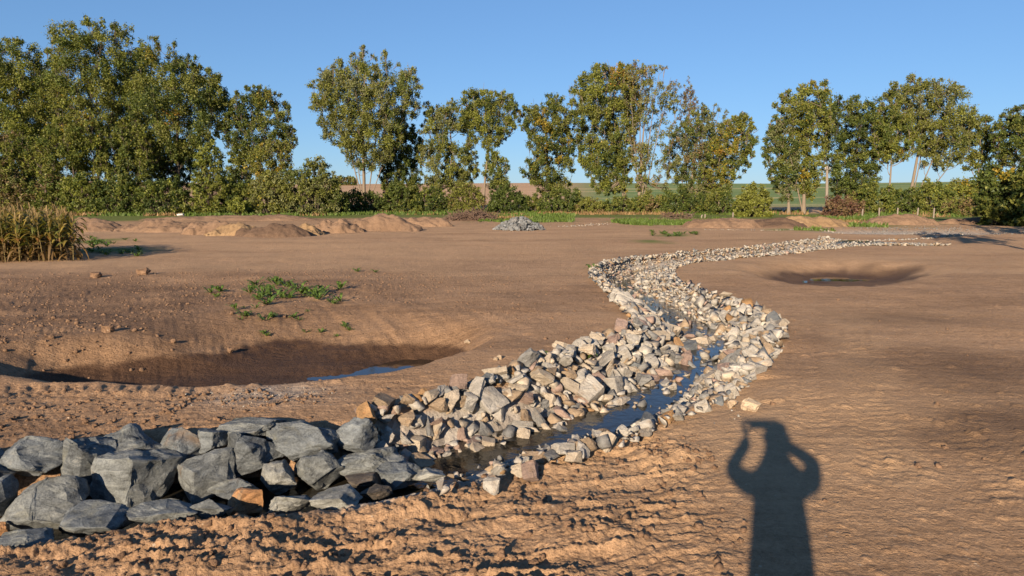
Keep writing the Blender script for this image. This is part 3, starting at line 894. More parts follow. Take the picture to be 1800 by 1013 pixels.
def scatter_stones():
    rng = random.Random(5)
    out = []
    grid = {}
    def free(x, y, rad, k):
        gx, gy = int(x / 0.3), int(y / 0.3)
        for a in (-1, 0, 1):
            for b in (-1, 0, 1):
                for (u, v, q) in grid.get((gx + a, gy + b), ()):
                    if (u - x) ** 2 + (v - y) ** 2 < ((q + rad) * k) ** 2: return False
        grid.setdefault((gx, gy), []).append((x, y, rad))
        return True
    nrm = np.stack([-TW[:, 1], TW[:, 0]], 1)
    n = len(CW)
    i0 = int(np.argmin([abs(proj((p[0], p[1], -0.2))[0] - 690) + (1e6 if p[1] > 6.5 else 0) for p in CW]))
    p_px = [proj((q[0], q[1], -0.3))[0] for q in CW]; p_far = [q[1] > 8.9 for q in CW]
    p_near = [q[1] < 6.2 for q in CW]
    for layer, (tries, k) in enumerate(((26000, 0.74), (26000, 0.80), (14000, 0.85))):
        grid.clear()
        for _ in range(tries):
            i = rng.randrange(max(i0 - 6, 0), n)
            farf = SW[i]
            u = rng.uniform(-1.05, 1.05)            # -1 right top, +1 left top
            w = WL[i] if u > 0 else WR[i]
            # flat water strip
            nearrun = p_near[i]
            pxw = p_px[i]
            if p_far[i]: lo_, hi_, pr = -0.12, 0.08, 0.16
            elif pxw < 1010: lo_, hi_, pr = -0.20, -0.02, 0.22
            else: lo_, hi_, pr = -0.26, 0.14, 0.06
            inwater = lo_ < u * w < hi_
            if inwater and farf < 0.7 and rng.random() > pr * (1.0 if layer == 0 else 0.3): continue
            if nearrun and u < 0 and (u > -0.82 or layer == 1) and rng.random() > 0.04: continue
            if nearrun and u < -0.82 and rng.random() < 0.7: continue
            p = CW[i] + nrm[i] * u * w + np.array([rng.uniform(-.06, .06), rng.uniform(-.06, .06)])
            px, py, f = proj((p[0], p[1], 0))
            if u > 0 and px < 640 and p[1] < 6.5: continue
            if u <= 0 and px < 760 and p[1] < 6.5: continue
            d = rng.choice((0.10, 0.13, 0.16, 0.19, 0.225)) * rng.uniform(0.85, 1.2)
            if layer == 1: d *= 0.95
            if layer == 2: d *= 0.62
            if u < 0 and farf < 0.42: d *= 0.95
            if nearrun and u < 0: d = min(d * 0.85, 0.13)
            if 7 < f < 12: d *= 1.12
            if u < 0 and p[1] < 6.3: d = min(d, 0.13)
            if f > 16: d *= 0.9
            if inwater: d *= 0.72
            if not free(p[0], p[1], d / 2, k): continue
            out.append([p[0], p[1], d, u, i, layer, w, inwater and farf < 0.7])
    return out, i0

def build_stones():
    pts, i0 = scatter_stones()
    rng = random.Random(9)
    xs = np.array([p[0] for p in pts]); ys = np.array([p[1] for p in pts])
    zs = terrain(xs, ys, detail=False)[0]
    recs = []
    cols = list(STONE_COLS)
    zwat = np.array([float(H0(*q)) for q in CW]) - DW + 0.075
    for p, z in zip(pts, zs):
        x, y, d, u, i, layer, w, inw = p
        edge = smooth(0.55, 0.95, abs(u))
        lift = ((0.10, 0.34, 0.60) if u > 0 else (0.02, 0.20, 0.36))[layer] * d * (1.0 if abs(u) * w > 0.24 else 0.4)
        if u < 0 and y < 6.2: lift = -0.12 * d
        zc = z + lift + 0.03 * edge
        if not inw and u > 0 and u * w < 0.34 and x < 1.3 and y < 6.4: zc = max(zc, zwat[i] + rng.uniform(-0.25, 0.15) * d)
        if inw: zc = max(zc, zwat[i] + rng.uniform(-0.15, 0.2) * d)
        px, py, f = proj((x, y, zc))
        col = rng.choices(cols, COL_W)[0]
        if abs(u) * w < 0.3 and col in ('whitish', 'pale grey') and rng.random() < 0.5: col = rng.choice(('tan', 'pinkish', 'mid grey'))
        seen = -10 < px < 1810 and -10 < py < 1020
        # how much of it shows: hidden slope of the near bank counts less
        hid = 0.3 if (u < -0.15 and u > -0.8 and y < 6.5 and px < 1250) else 1.0
        size = d * 1200 / f * hid * (1.0, 1.15, 1.1)[layer] if seen else 0
        recs.append((size, x, y, zc, d, u, i, layer, w, col, px, py, f))
    recs.sort(key=lambda r: -r[0])
    single, mass = recs[:300], recs[300:]
    for r in single:
        size, x, y, zc, d, u, i, layer, w, col, px, py, f = r
        sn, me = rng.choice(VARS)
        o = bpy.data.objects.new('riprap_stone', me)
        C.objects.link(o)
        o.location = (x, y, zc)
        tilt = 0.45 if sn == 'flat' else 0.9
        o.rotation_euler = rot_mat(rng, tilt).to_euler()
        s = d * 1.12
        o.scale = (s * rng.uniform(.9, 1.15), s * rng.uniform(.9, 1.15), s * rng.uniform(.6, .95))
        j = rng.uniform(0.85, 1.12)
        c = STONE_COLS[col]
        o.color = (c[0] * j, c[1] * j, c[2] * j, 1)
        big = 'large' if d > 0.25 else ('small' if d < 0.165 else 'middling')
        if -0.32 < u * w < 0.24: row = 'standing in the water'
        elif u > 0: row = 'on the far bank crest' if u > 0.82 else ('high on the far bank' if u > 0.58 else 'low on the far bank')
        else: row = 'on the near bank rim' if u < -0.8 else 'inside the near bank'
        if px < 790: seg = 'next to the dark boulders'
        elif px < 930: seg = 'at the narrow water'
        elif px < 1060: seg = 'before the blue pools'
        elif px < 1180 and py > 590: seg = 'beside the first pool'
        elif py > 600: seg = 'beside the widest pool'
        elif py > 540: seg = 'at the outer bend'
        else: seg = 'past the bend'
        tag(o, f'{big} {sn} {col} stone {row}, {seg}', 'stone', 'riprap stones lining the stream')
    vs, fs, cs, n = [], [], [], 0
    for r in mass:
        size, x, y, zc, d, u, i, layer, w, col, px, py, f = r
        co, fa = TINY[rng.randrange(len(TINY))] if (f > 11 or (layer == 0 and size < 26) or size < 14) else LOWS[rng.randrange(len(LOWS))]
        m = np.array(rot_mat(rng, 0.8))
        vs.append((co * d * 1.15 * np.array([rng.uniform(.9, 1.35), rng.uniform(.85, 1.1), rng.uniform(.55, .95)])) @ m.T + np.array([x, y, zc]))
        fs.append(fa + n); n += len(co)
        cs.append(np.tile(np.array(STONE_COLS[col]) * rng.uniform(.85, 1.12), (len(fa), 1)))
    def more(x, y, z, d, col, k=1.0):
        nonlocal n
        co, fa = TINY[rng.randrange(len(TINY))]
        m = np.array(rot_mat(rng, 1.2))
        vs.append((co * d) @ m.T + np.array([x, y, z])); fs.append(fa + n); n += len(co)
        cs.append(np.tile(np.array(col) * k, (len(fa), 1)))
    # gravel and chips washed into the gaps
    ii = [rng.randrange(i0, len(CW)) for _ in range(3600)]
    nrm = np.stack([-TW[:, 1], TW[:, 0]], 1)
    gp = []
    for i in ii:
        u = rng.uniform(-1.12, 1.10)
        w = WL[i] if u > 0 else WR[i]
        gp.append(CW[i] + nrm[i] * u * w)
    gp = np.array(gp); gz = terrain(gp[:, 0], gp[:, 1], False)[0]
    for (gx, gy), z in zip(gp, gz):
        more(gx, gy, z + rng.uniform(0.0, 0.05), rng.uniform(0.03, 0.085), STONE_COLS[rng.choices(cols, COL_W)[0]], rng.uniform(0.75, 1.05))
    # stone bands at the far end of the stream and the gravelled pool
    def band(pxs, width, num, dmin, dmax, grey=False):
        pl = resample([G(*q)[:2] for q in pxs], 0.1)
        q = [pl[rng.randrange(len(pl))] + np.array([rng.gauss(0, width), rng.gauss(0, width)]) for _ in range(num)]
        zz = terrain(np.array([a[0] for a in q]), np.array([a[1] for a in q]), False)[0]
        for a, z in zip(q, zz):
            more(a[0], a[1], z + 0.2 * dmin, rng.uniform(dmin, dmax), (0.19, 0.185, 0.175) if grey else STONE_COLS[rng.choices(cols, COL_W)[0]], rng.uniform(0.8, 1.15))
    band([(1400, 403), (1470, 405), (1540, 408), (1590, 411), (1640, 414)], 0.10, 260, 0.06, 0.16)
    band([(1490, 424), (1550, 423), (1600, 421), (1645, 418), (1690, 413)], 0.10, 260, 0.06, 0.17)
    band([(1240, 404), (1290, 404), (1340, 405), (1400, 404)], 0.08, 90, 0.05, 0.13)
    band([(990, 399), (1030, 396), (1065, 393)], 0.45, 110, 0.06, 0.15)
    band([(1600, 405), (1650, 405), (1710, 405)], 2.0, 900, 0.05, 0.12, True)
    band([(1560, 404), (1600, 405), (1650, 408)], 1.2, 700, 0.05, 0.12, True)
    # chips of stone strewn near the stream and over the site
    band([(420, 700), (480, 688), (520, 695)], 0.22, 110, 0.010, 0.026)
    band([(1300, 720), (1260, 720)], 0.15, 8, 0.02, 0.05)
    loc = np.array([2.0, 8.0, 0.0])
    o = link('riprap_rubble', np_mesh('riprap_rubble', np.vstack(vs), np.vstack(fs), face_cols=np.vstack(cs), loc=loc), None, [MAT['stone_mass']])
    o.location = loc
    tag(o, 'pale broken stone lining the stream bed and its far banks', 'rubble', None, 'stuff')
    print('stones', len(recs))
build_stones()

# ---------------------------------------------------------------- loose lumps of soil
def build_clods():
    rng = random.Random(31)
    q = []
    while len(q) < 11000:
        x = rng.uniform(-4.2, 1.6); y = rng.uniform(2.0, 6.0)
        q.append((x, y))
    xs = np.array(q)
    z, _, _, ro = terrain(xs[:, 0], xs[:, 1])
    den = vnoise(xs[:, 0] / 0.35, xs[:, 1] / 0.35, 301)
    t, _, _ = channel(xs[:, 0], xs[:, 1])
    keep = np.where((ro > 0.25) & (den > 0.38) & ((t > 0.72) | (t < -1.1)))[0]
    lumps = []
    for k in range(20):
        bm = bmesh.new(); bmesh.ops.create_icosphere(bm, subdivisions=2 if k < 10 else 1, radius=0.5)
        off = Vector((k * 7.7, k * 3.1, k))
        for v in bm.verts: v.co *= 1 + 0.55 * mnoise.fractal(v.co * 3.2 + off, 0.8, 2.0, 4)
        bm.verts.ensure_lookup_table()
        co = np.array([v.co[:] for v in bm.verts]); fa = np.array([[v.index for v in f.verts] for f in bm.faces]); bm.free()
        lumps.append((co, fa))
    vs, fs, n = [], [], 0
    def put(x, y, z, d):
        nonlocal n
        co, fa = lumps[rng.randrange(10) + (0 if d > 0.028 and y < 7 or d > .07 else 10)]
        m = np.array(rot_mat(rng))
        vs.append(co * d * np.array([1.1, 0.95, 0.8]) @ m.T + np.array([x, y, z + 0.10 * d])); fs.append(fa + n); n += len(co)
    for k in keep:
        put(q[k][0], q[k][1], z[k] - 0.003, 0.007 + 0.042 * rng.random() ** 5)
    # sparse crumbs on the rest of the site
    q2 = np.array([(rng.uniform(-11, 7), rng.uniform(3, 18)) for _ in range(3500)] + [(rng.uniform(-12, 1), rng.uniform(8, 17)) for _ in range(7000)])
    z2, _, _, _ = terrain(q2[:, 0], q2[:, 1]); t2, _, _ = channel(q2[:, 0], q2[:, 1])
    e1k = pond_e(POND1, q2[:, 0], q2[:, 1])
    wleft = smooth(1.5, -2.5, q2[:, 0])
    for k in range(len(q2)):
        if abs(t2[k]) < 1.1 or e1k[k] < 0.93 or rng.random() > 0.25 + 0.75 * wleft[k]: continue
        put(q2[k, 0], q2[k, 1], z2[k] - 0.004, 0.011 + 0.042 * rng.random() ** 3.5)
    # lumps thrown up along the rim of the pit
    for px, py, num, sp in ((180, 570, 60, 0.5), (330, 545, 30, 0.5), (120, 590, 50, 0.4), (60, 630, 80, 0.5), (40, 600, 40, 0.5), (60, 560, 40, .6)):
        c = G(px, py)
        a = np.array([(c[0] + rng.gauss(0, sp * 1.4), c[1] + rng.gauss(0, sp * 0.6)) for _ in range(num)])
        za = terrain(a[:, 0], a[:, 1])[0]
        for k in range(num): put(a[k, 0], a[k, 1], za[k], 0.012 + 0.065 * rng.random() ** 4)
    o = link('soil_clods', np_mesh('soil_clods', np.vstack(vs), np.vstack(fs)), None, [MAT['clod']])
    tag(o, 'loose crumbly brown soil clods strewn over the ground', 'soil', None, 'stuff')
    # the few lumps and stones one can pick out
    picks = [('soil_lump', 168, 487, 0.30, 'clod', 'square brown soil lump on the track, the one nearer the maize'),
             ('soil_lump', 252, 484, 0.32, 'clod', 'square brown soil lump on the track, the one nearer the weeds'),
             ('soil_lump', 191, 577, 0.15, 'clod', 'round soil lump on the rim above the pit'),
             ('soil_lump', 405, 575, 0.13, 'clod', 'round soil lump below the green weeds'),
             ('loose_stone', 878, 634, 0.07, 'stone', 'right one of two pale pebbles on the soil by the riprap'),
             ('loose_stone', 872, 636, 0.055, 'stone', 'left one of two pale pebbles on the soil by the riprap'),
             ('loose_stone', 1285, 713, 0.13, 'stone', 'tan rounded stone lying off the near bank rim'),
             ('loose_stone', 1322, 721, 0.14, 'stone', 'flat tan stone pressed into the soil beyond the photographer shadow'),
             ('loose_stone', 822, 603, 0.10, 'stone', 'single pale stone on the dark pit wall')]
    for nm, px, py, d, mt, lab in picks:
        c = G(px, py)
        if nm == 'loose_stone' and px == 822: c = G(px, py, -0.25)
        me = rock_mesh(nm, 7000 + px, 16, (1, .9, .75), sub=2, disp=0.12 if mt == 'clod' else 0.05, fine=0.05, bevel=0.1, sharp=60)
        o = link(nm, me, None, [MAT[mt]])
        o.location = (c[0], c[1], ground_z(c[0], c[1]) + d * 0.2)
        o.scale = (d, d, d)
        o.rotation_euler = (0.2, 0.1, px * 0.37)
        o.color = (0.46, 0.36, 0.25, 1)
        tag(o, lab, 'lump' if nm == 'soil_lump' else 'stone')
build_clods()

# ---------------------------------------------------------------- spoil heaps
def heap(px0, px1, ptop, pbase, lab, mat='heap', lumps=0.12, seed=0, skew=0.0, depth=1.0):
    a, b = G(px0, pbase), G(px1, pbase)
    y0 = (a[1] + b[1]) / 2
    hw = (b[0] - a[0]) / 2
    dp = max(0.55 * hw, 0.9) * depth
    c = np.array([(a[0] + b[0]) / 2, y0 + dp * 0.8])
    top = P((px0 + px1) / 2, ptop, c[1])[2]
    z0 = float(H0(c[0], c[1]))
    h = (top - z0) * 0.98
    n = 76
    u, v = np.meshgrid(np.linspace(-1, 1, n), np.linspace(-1, 1, n // 2))
    x = c[0] + u * hw * 1.08; y = c[1] + v * dp * 1.08
    e = np.sqrt((u - skew * (1 - np.abs(u))) ** 4 * 0.5 + 0.5 * (u - skew * (1 - np.abs(u))) ** 2 + v ** 2)
    e = e + 0.38 * fbm(x / hw * 1.5 + seed, y / hw * 1.9, 400 + seed, 5, 0.6)
    prof = np.clip(1 - e, 0, 1)
    prof = np.where(prof > 0, prof ** 0.8, 0)
    prof = prof / max(prof.max(), 1e-3)
    prof = 1 - (1 - prof) ** 1.35
    z = z0 - 0.12 + prof * (h + 0.12) * (0.86 + 0.22 * fbm(x / hw * 2.5, y / hw * 2.5, 500 + seed, 3))
    z = z + lumps * (0.8 * fbm(x / 0.5, y / 0.5, 520 + seed, 4) + domes(x, y, 0.30, 530 + seed, 0.5) * 1.6) * smooth(0.0, 0.25, prof)
    edge = np.maximum(np.abs(u), np.abs(v))
    z = z + 0.05 * fbm(x / 0.25, y / 0.25, 540 + seed, 4) * smooth(0.0, 0.2, prof)
    z = np.where(edge > 0.97, z0 - 0.25, z)
    m = n; k = n // 2
    i = np.arange(k - 1)[:, None] * m; j = np.arange(m - 1)[None, :]
    f = np.stack([i + j, i + j + 1, i + m + j + 1, i + m + j], -1).reshape(-1, 4)
    loc = np.array([c[0], c[1], z0])
    o = link('dirt_mound', np_mesh('dirt_mound', np.stack([x.ravel(), y.ravel(), z.ravel()], 1), f, loc=loc, smooth_shade=True), None, [MAT[mat]])
    o.location = loc
    tag(o, lab, 'dirt mound', 'spoil heaps round the site')
heap(60, 215, 381, 407, 'long low brown dirt mound starting behind the maize', seed=1)
heap(190, 345, 384, 408, 'brown dirt mound with dark clefts right of the one behind the maize', seed=2, lumps=0.2)
heap(300, 420, 387, 413, 'lumpy brown dirt mound just left of the sandy heap', seed=3, lumps=0.25)
heap(355, 450, 389, 415, 'yellowish sandy heap beside the dark topsoil heap', 'heap_sand', 0.22, 4)
heap(408, 545, 386, 417, 'dark pointed topsoil heap standing in front of the others', 'heap_dark', 0.08, 5, depth=0.9)
heap(495, 565, 391, 414, 'small orange sandy heap just right of the dark topsoil heap', 'heap_sand', 0.1, 6)
heap(540, 640, 382, 410, 'lumpy mound with a dark clod on top, left of the tallest mound', 'heap', 0.26, 7)
heap(590, 735, 374, 407, 'tallest smooth brown mound in the row, below the big fan-shaped tree', 'heap', 0.08, 8)
heap(680, 795, 376, 399, 'low smooth mound ending the row beside the brush pile', 'heap', 0.06, 9)
heap(240, 580, 376, 388, 'long flat ridge of soil behind the row of mounds', 'heap', 0.10, 10, depth=0.35)
heap(1208, 1350, 381, 401, 'smooth mound in front of the round olive bush', 'heap', 0.05, 11)
heap(1310, 1430, 381, 400, 'darker mound in front of the two bare trunks', 'heap_dark', 0.05, 12)
heap(1350, 1498, 374, 399, 'tan mound at the foot of the wooden pole', 'heap_sand', 0.05, 13)
heap(1532, 1655, 373, 396, 'low tan mound below the fence posts', 'heap', 0.05, 14)
heap(1640, 1800, 381, 394, 'flat tan bank running into the shade of the dark hedge', 'heap', 0.05, 15, depth=0.5)

# ---------------------------------------------------------------- leaves
GRN = dict(dark=(0.042, 0.062, 0.016), green=(0.072, 0.096, 0.021), olive=(0.128, 0.136, 0.029), lime=(0.155, 0.170, 0.030), yellow=(0.25, 0.180, 0.022), brown=(0.150, 0.105, 0.052), silver=(0.140, 0.147, 0.060), red=(0.10, 0.052, 0.036), orange=(0.28, 0.145, 0.02))
NL = 0
LW, LG = 'trees of the dense wood', 'trees along the field edge'
def leaf_faces(cent, size, rng, cols, up=0.35, stretch=1.35):
    """one folded leaf spray (4 corners) at each centre"""
    n = len(cent)
    nrm = rng.normal(size=(n, 3)); nrm[:, 2] += up; nrm /= np.linalg.norm(nrm, axis=1)[:, None]
    t = np.cross(nrm, rng.normal(size=(n, 3))); t /= np.linalg.norm(t, axis=1)[:, None] + 1e-9
    b = np.cross(nrm, t)
    s = size[:, None]
    fold = rng.uniform(-0.25, 0.25, (n, 1)) * s
    v = np.stack([cent + t * s * stretch * 0.6 + nrm * fold, cent + b * s * 0.42 - t * s * 0.4, cent - b * s * 0.42 - t * s * 0.35], 1).reshape(-1, 3)
    f = np.arange(n * 3).reshape(n, 3)
    return v, f, cols

def in_poly(px, pz, poly):
    inside = np.zeros(px.shape, bool)
    n = len(poly); j = n - 1
    for i in range(n):
        xi, yi = poly[i]; xj, yj = poly[j]
        c = ((yi > pz) != (yj > pz)) & (px < (xj - xi) * (pz - yi) / (yj - yi + 1e-12) + xi)
        inside ^= c; j = i
    return inside

def tree(name, lab, poly_px, base_px, dist, pal, seed, dens=1.0, clump=0.95, layers=3, leaf=0.155, bark='bark_pale', trunk_r=0.30, fork=0.3, gap=0.19, accent=None, group='trees along the field edge', lean=0.0, cat='tree', trunks=None, depthk=0.42):
    """crown outline given in photo pixels at the tree's own distance; clumps of leaves fill its volume"""
    rng = np.random.default_rng(seed); rnd = random.Random(seed)
    poly = np.array([P(x, y, dist)[[0, 2]] for x, y in poly_px])
    b = P(base_px[0], base_px[1], dist); zb = float(H0(b[0], dist)) - 0.1
    base = np.array([b[0], dist, zb])
    x0, z0 = poly.min(0); x1, z1 = poly.max(0)
    cx = poly[:, 0].mean()
    clumps = []
    sc = max(0.75, min(1.3, math.sqrt((x1 - x0) * (z1 - z0)) / 11.0))
    rc = clump * sc
    span = []
    for kz in range(40):
        xs = np.linspace(x0, x1, 40); m = in_poly(xs, np.full(40, z0 + (kz + .5) / 40 * (z1 - z0)), poly)
        span.append((max((xs[m].max() - xs[m].min()) / 2, 0.8), (xs[m].max() + xs[m].min()) / 2) if m.any() else (1.0, cx))
    for L in range(layers):
        got = []
        tries = int((x1 - x0) * (z1 - z0) / rc ** 2 * 9)
        X = rng.uniform(x0, x1, tries); Z = rng.uniform(z0, z1, tries)
        ok = in_poly(X, Z, poly)
        for x, z in zip(X[ok], Z[ok]):
            r = rc * rnd.uniform(0.6, 1.35)
            if any((x - q[0]) ** 2 + (z - q[1]) ** 2 < (0.80 * (r + q[2]) * 0.78) ** 2 for q in got): continue
            # keep the clump inside the outline
            for _s in range(2):
                tst = np.array([[x + r * .85, z], [x - r * .85, z], [x, z + r * .9], [x, z - r * .5]])
                if in_poly(tst[:, 0], tst[:, 1], poly).sum() < 4: r *= 0.68
            if vnoise(np.array([x / 2.2]), np.array([z / 2.2]), seed + L // 2)[0] < gap: continue
            got.append((x, z, r))
        for x, z, r in got:
            # local half width sets the depth of the crown
            hw, mid = span[min(39, max(0, int((z - z0) / (z1 - z0) * 40)))]
            k = math.sqrt(max(0.05, 1 - min(1, abs(x - mid) / hw) ** 2))
            dy = (-0.8, 0.0, 0.8)[L % 3] * depthk * 2 * hw * k * rnd.uniform(0.5, 1.1) + rnd.uniform(-0.4, 0.4)
            clumps.append((x, dist + dy, z, r, L))
    # ---- trunk and limbs
    trunk_r *= 0.62
    tb = Tubes()
    top = z0 + 0.86 * (z1 - z0)
    axis_x = np.mean([c[0] for c in clumps]) if clumps else cx
    zs = np.linspace(0, 1, 12)
    tpts = np.stack([base[0] + (axis_x + lean - base[0]) * zs ** 1.4 + 0.18 * np.sin(zs * 7 + seed) * zs, base[1] + 0.15 * np.sin(zs * 5 + seed * 2) * zs, base[2] + (top - base[2]) * zs], 1)
    trad = trunk_r * (1 - 0.88 * zs) * (1 + 0.5 * np.exp(-zs * 22))
    tb.add(tpts, trad, 8)
    nodes = [(p, r) for p, r in zip(tpts[3:], trad[3:])]
    for (ex, ez, er) in (trunks or ()):
        e = P(ex, ez, dist)
        pts = np.stack([base + (e - base) * t + np.array([0.12 * math.sin(5 * t + seed), 0.2 * t, -0.9 * t * (1 - t)]) for t in np.linspace(0, 1, 9)])
        rad = er * 0.6 * (1 - 0.75 * np.linspace(0, 1, 9))
        tb.add(pts, rad, 6); nodes += [(p, r) for p, r in zip(pts[3:], rad[3:])]
    order = sorted(clumps, key=lambda c: (abs(c[0] - axis_x) + abs(c[1] - dist) + 0.3 * abs(c[2] - z0)))
    for x, y, z, r, L in order:
        c = np.array([x, y, z])
        best, bd = None, 1e9
        for p, rr in nodes:
            h = math.hypot(p[0] - x, p[1] - y)
            if p[2] > z - 0.35 * h - 0.2: continue
            d = h * 1.25 + (z - p[2]) * 0.8
            if d < bd: best, bd, br = p, d, rr
        if best is None: best, br = tpts[3], trad[3]
        r0 = min(br * 0.62, 0.07 + 0.02 * r)
        ts = np.linspace(0, 1, 6)
        bow = np.array([rnd.uniform(-.2, .2), rnd.uniform(-.2, .2), -0.18 * np.linalg.norm(c - best)])
        pts = best + (c + np.array([0, 0, r * 0.3]) - best) * ts[:, None] + bow * (4 * ts * (1 - ts))[:, None] * 0.7
        rad = r0 + (0.018 - r0) * ts
        tb.add(pts, rad, 4, cap=False)
        nodes += [(p, q) for p, q in zip(pts[2:5], rad[2:5])]
        for _ in range(2):      # twigs
            e = c + rng.normal(size=3) * r * 0.6 + np.array([0, 0, r * 0.4])
            tb.add([pts[3], (pts[3] + e) / 2 + np.array([0, 0, -0.1 * r]), e], [0.035, 0.022, 0.010], 3, cap=False)
    # ---- leaves
    vs, fs, cs, n = [], [], [], 0
    names, wts = list(pal), np.array([pal[k] for k in pal], float); wts /= wts.sum()
    for x, y, z, r, L in clumps:
        num = int(dens * (190 if group == LW else 215) * r ** 2 / (leaf / 0.27) ** 2)
        if num < 4: continue
        # short shoots inside the clump
        ns = max(4, int(7 * r))
        sh = rng.normal(size=(ns, 3)); sh /= np.linalg.norm(sh, axis=1)[:, None]
        sh = sh * (rng.uniform(0.25, 0.95, (ns, 1))) * np.array([r, r, r * 0.9])
        pick = rng.integers(0, ns, num)
        off = sh[pick] + rng.normal(size=(num, 3)) * r * np.array([0.22, 0.22, 0.26])
        cent = np.array([x, y, z]) + off
        size = leaf * rng.uniform(0.6, 1.35, num)
        w = wts.copy()
        main = rng.choice(len(names), p=w)
        idx = np.where(rng.random(num) < 0.6, main, rng.choice(len(names), num, p=w))
        col = np.array([GRN[k] for k in names])[idx]
        if accent:
            for (ax, az, ar, ak, ap) in accent:
                q = P(ax, az, dist); R2 = ar * dist / 1200
                near = ((cent[:, 0] - q[0]) ** 2 + (cent[:, 2] - q[2]) ** 2) < R2 ** 2
                hit = near & (rng.random(num) < ap * 0.65)
                col[hit] = GRN[ak]
        col = col * rng.uniform(0.72, 1.28, (num, 1)) * rng.uniform(0.9, 1.1)
        v, f, c = leaf_faces(cent, size, rng, col)
        vs.append(v); fs.append(f + n); cs.append(c); n += len(v)
    root = empty(name, base)
    link('trunk', tb.mesh('trunk', loc=base), root, [MAT[bark]])
    link('crown', np_mesh('crown', np.vstack(vs), np.vstack(fs), face_cols=np.vstack(cs), loc=base), root, [MAT['leaf']])
    tag(root, lab, cat, group)
    return n // 3

OLIVE = dict(olive=4, green=2.6, lime=2.2, dark=0.8, yellow=0.15)
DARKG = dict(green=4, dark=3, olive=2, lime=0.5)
SILV = dict(olive=3, silver=3, green=1.6, lime=1.8, yellow=0.1)
YELL = dict(olive=3, lime=2, yellow=1.6, green=1, brown=0.3)
BRWN = dict(olive=3, brown=1.3, silver=2, lime=1, yellow=0.2)

LW, LG = 'trees of the dense wood', 'trees along the field edge'
def T(*a, **k):
    global NL
    NL += tree(*a, **k)
T('poplar_tree', 'olive leafy tree at the outer left end of the dense wood', [(-90, 120), (-40, 85), (15, 68), (50, 72), (85, 85), (105, 120), (112, 200), (100, 290), (40, 315), (-70, 315), (-95, 200)], (30, 345), 84, OLIVE, 1, group=LW, bark='bark_dark', trunks=[(60, 240, .14), (0, 250, .14)])
T('poplar_tree', 'tallest tree of the dense wood with loose feathery top', [(90, 110), (100, 52), (118, 40), (130, 62), (145, 40), (160, 37), (188, 38), (212, 48), (228, 50), (245, 85), (258, 150), (255, 230), (235, 300), (130, 305), (98, 235), (86, 160)], (175, 350), 82, OLIVE, 2, dens=0.9, group=LW, bark='bark_dark', trunks=[(120, 90, .12), (210, 80, .12)])
T('oak_tree', 'broad dark-trunked tree with domed crown in the dense wood', [(238, 130), (252, 75), (275, 68), (292, 82), (308, 68), (320, 95), (350, 105), (375, 128), (392, 150), (407, 178), (402, 222), (372, 255), (330, 285), (272, 292), (238, 245)], (316, 352), 80, dict(green=3, olive=3, dark=1.4, lime=.8), 3, dens=1.1, group=LW, bark='bark_dark', trunk_r=.42, accent=[(320, 210, 14, 'orange', .35), (275, 95, 16, 'yellow', .3)])
T('oak_tree', 'tree at the right end of the dense wood reaching over the gap', [(398, 200), (412, 168), (432, 150), (470, 152), (494, 170), (507, 186), (509, 204), (498, 214), (519, 230), (523, 252), (502, 268), (472, 262), (455, 292), (412, 290), (394, 245)], (420, 355), 80, dict(green=3, olive=3, dark=2, lime=.6), 4, group=LW, bark='bark_dark', trunk_r=.3, accent=[(478, 175, 20, 'yellow', .3)])
T('leafy_tree', 'low bright olive tree in front of the tallest wood tree', [(70, 260), (95, 215), (130, 195), (165, 200), (185, 240), (180, 300), (150, 345), (95, 345), (70, 310)], (135, 368), 76, dict(olive=4, lime=2.2, green=2, yellow=.3), 5, group=LW, bark='bark_dark', trunk_r=.2, accent=[(152, 213, 8, 'orange', .5)])
T('leafy_tree', 'mid-height tree between the tallest and the domed wood trees', [(180, 270), (200, 225), (235, 215), (262, 240), (275, 290), (260, 335), (205, 345), (182, 315)], (230, 368), 77, OLIVE, 6, group=LW, bark='bark_dark', trunk_r=.2)
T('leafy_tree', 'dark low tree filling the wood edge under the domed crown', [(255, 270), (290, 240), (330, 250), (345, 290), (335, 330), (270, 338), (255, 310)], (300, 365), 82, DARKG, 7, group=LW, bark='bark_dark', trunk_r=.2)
T('leafy_tree', 'olive low tree at the left picture edge under the wood', [(-60, 300), (-20, 240), (25, 225), (65, 250), (75, 300), (50, 345), (-50, 345)], (10, 368), 77, dict(olive=3, green=2, brown=.8, lime=.8), 8, group=LW, bark='bark_dark', trunk_r=.18, gap=.35)
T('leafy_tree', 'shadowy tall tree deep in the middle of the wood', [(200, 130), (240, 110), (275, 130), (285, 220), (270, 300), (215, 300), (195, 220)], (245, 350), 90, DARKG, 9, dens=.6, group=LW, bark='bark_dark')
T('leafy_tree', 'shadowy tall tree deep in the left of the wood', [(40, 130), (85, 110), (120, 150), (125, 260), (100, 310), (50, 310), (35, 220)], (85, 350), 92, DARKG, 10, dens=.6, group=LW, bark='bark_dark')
T('leafy_tree', 'yellowish willow-like tree at the right end of the wood', [(430, 300), (445, 265), (470, 245), (500, 245), (515, 262), (512, 300), (500, 345), (440, 350)], (470, 372), 76, dict(olive=3, lime=1, yellow=.9, silver=1.5), 11, dens=0.8, group=LW, trunk_r=.16, bark='bark_dark')
T('leafy_tree', 'dark slim tree under the right end of the wood', [(395, 300), (410, 262), (432, 262), (440, 300), (432, 350), (398, 350)], (415, 368), 80, DARKG, 12, group=LW, trunk_r=.15, bark='bark_dark')
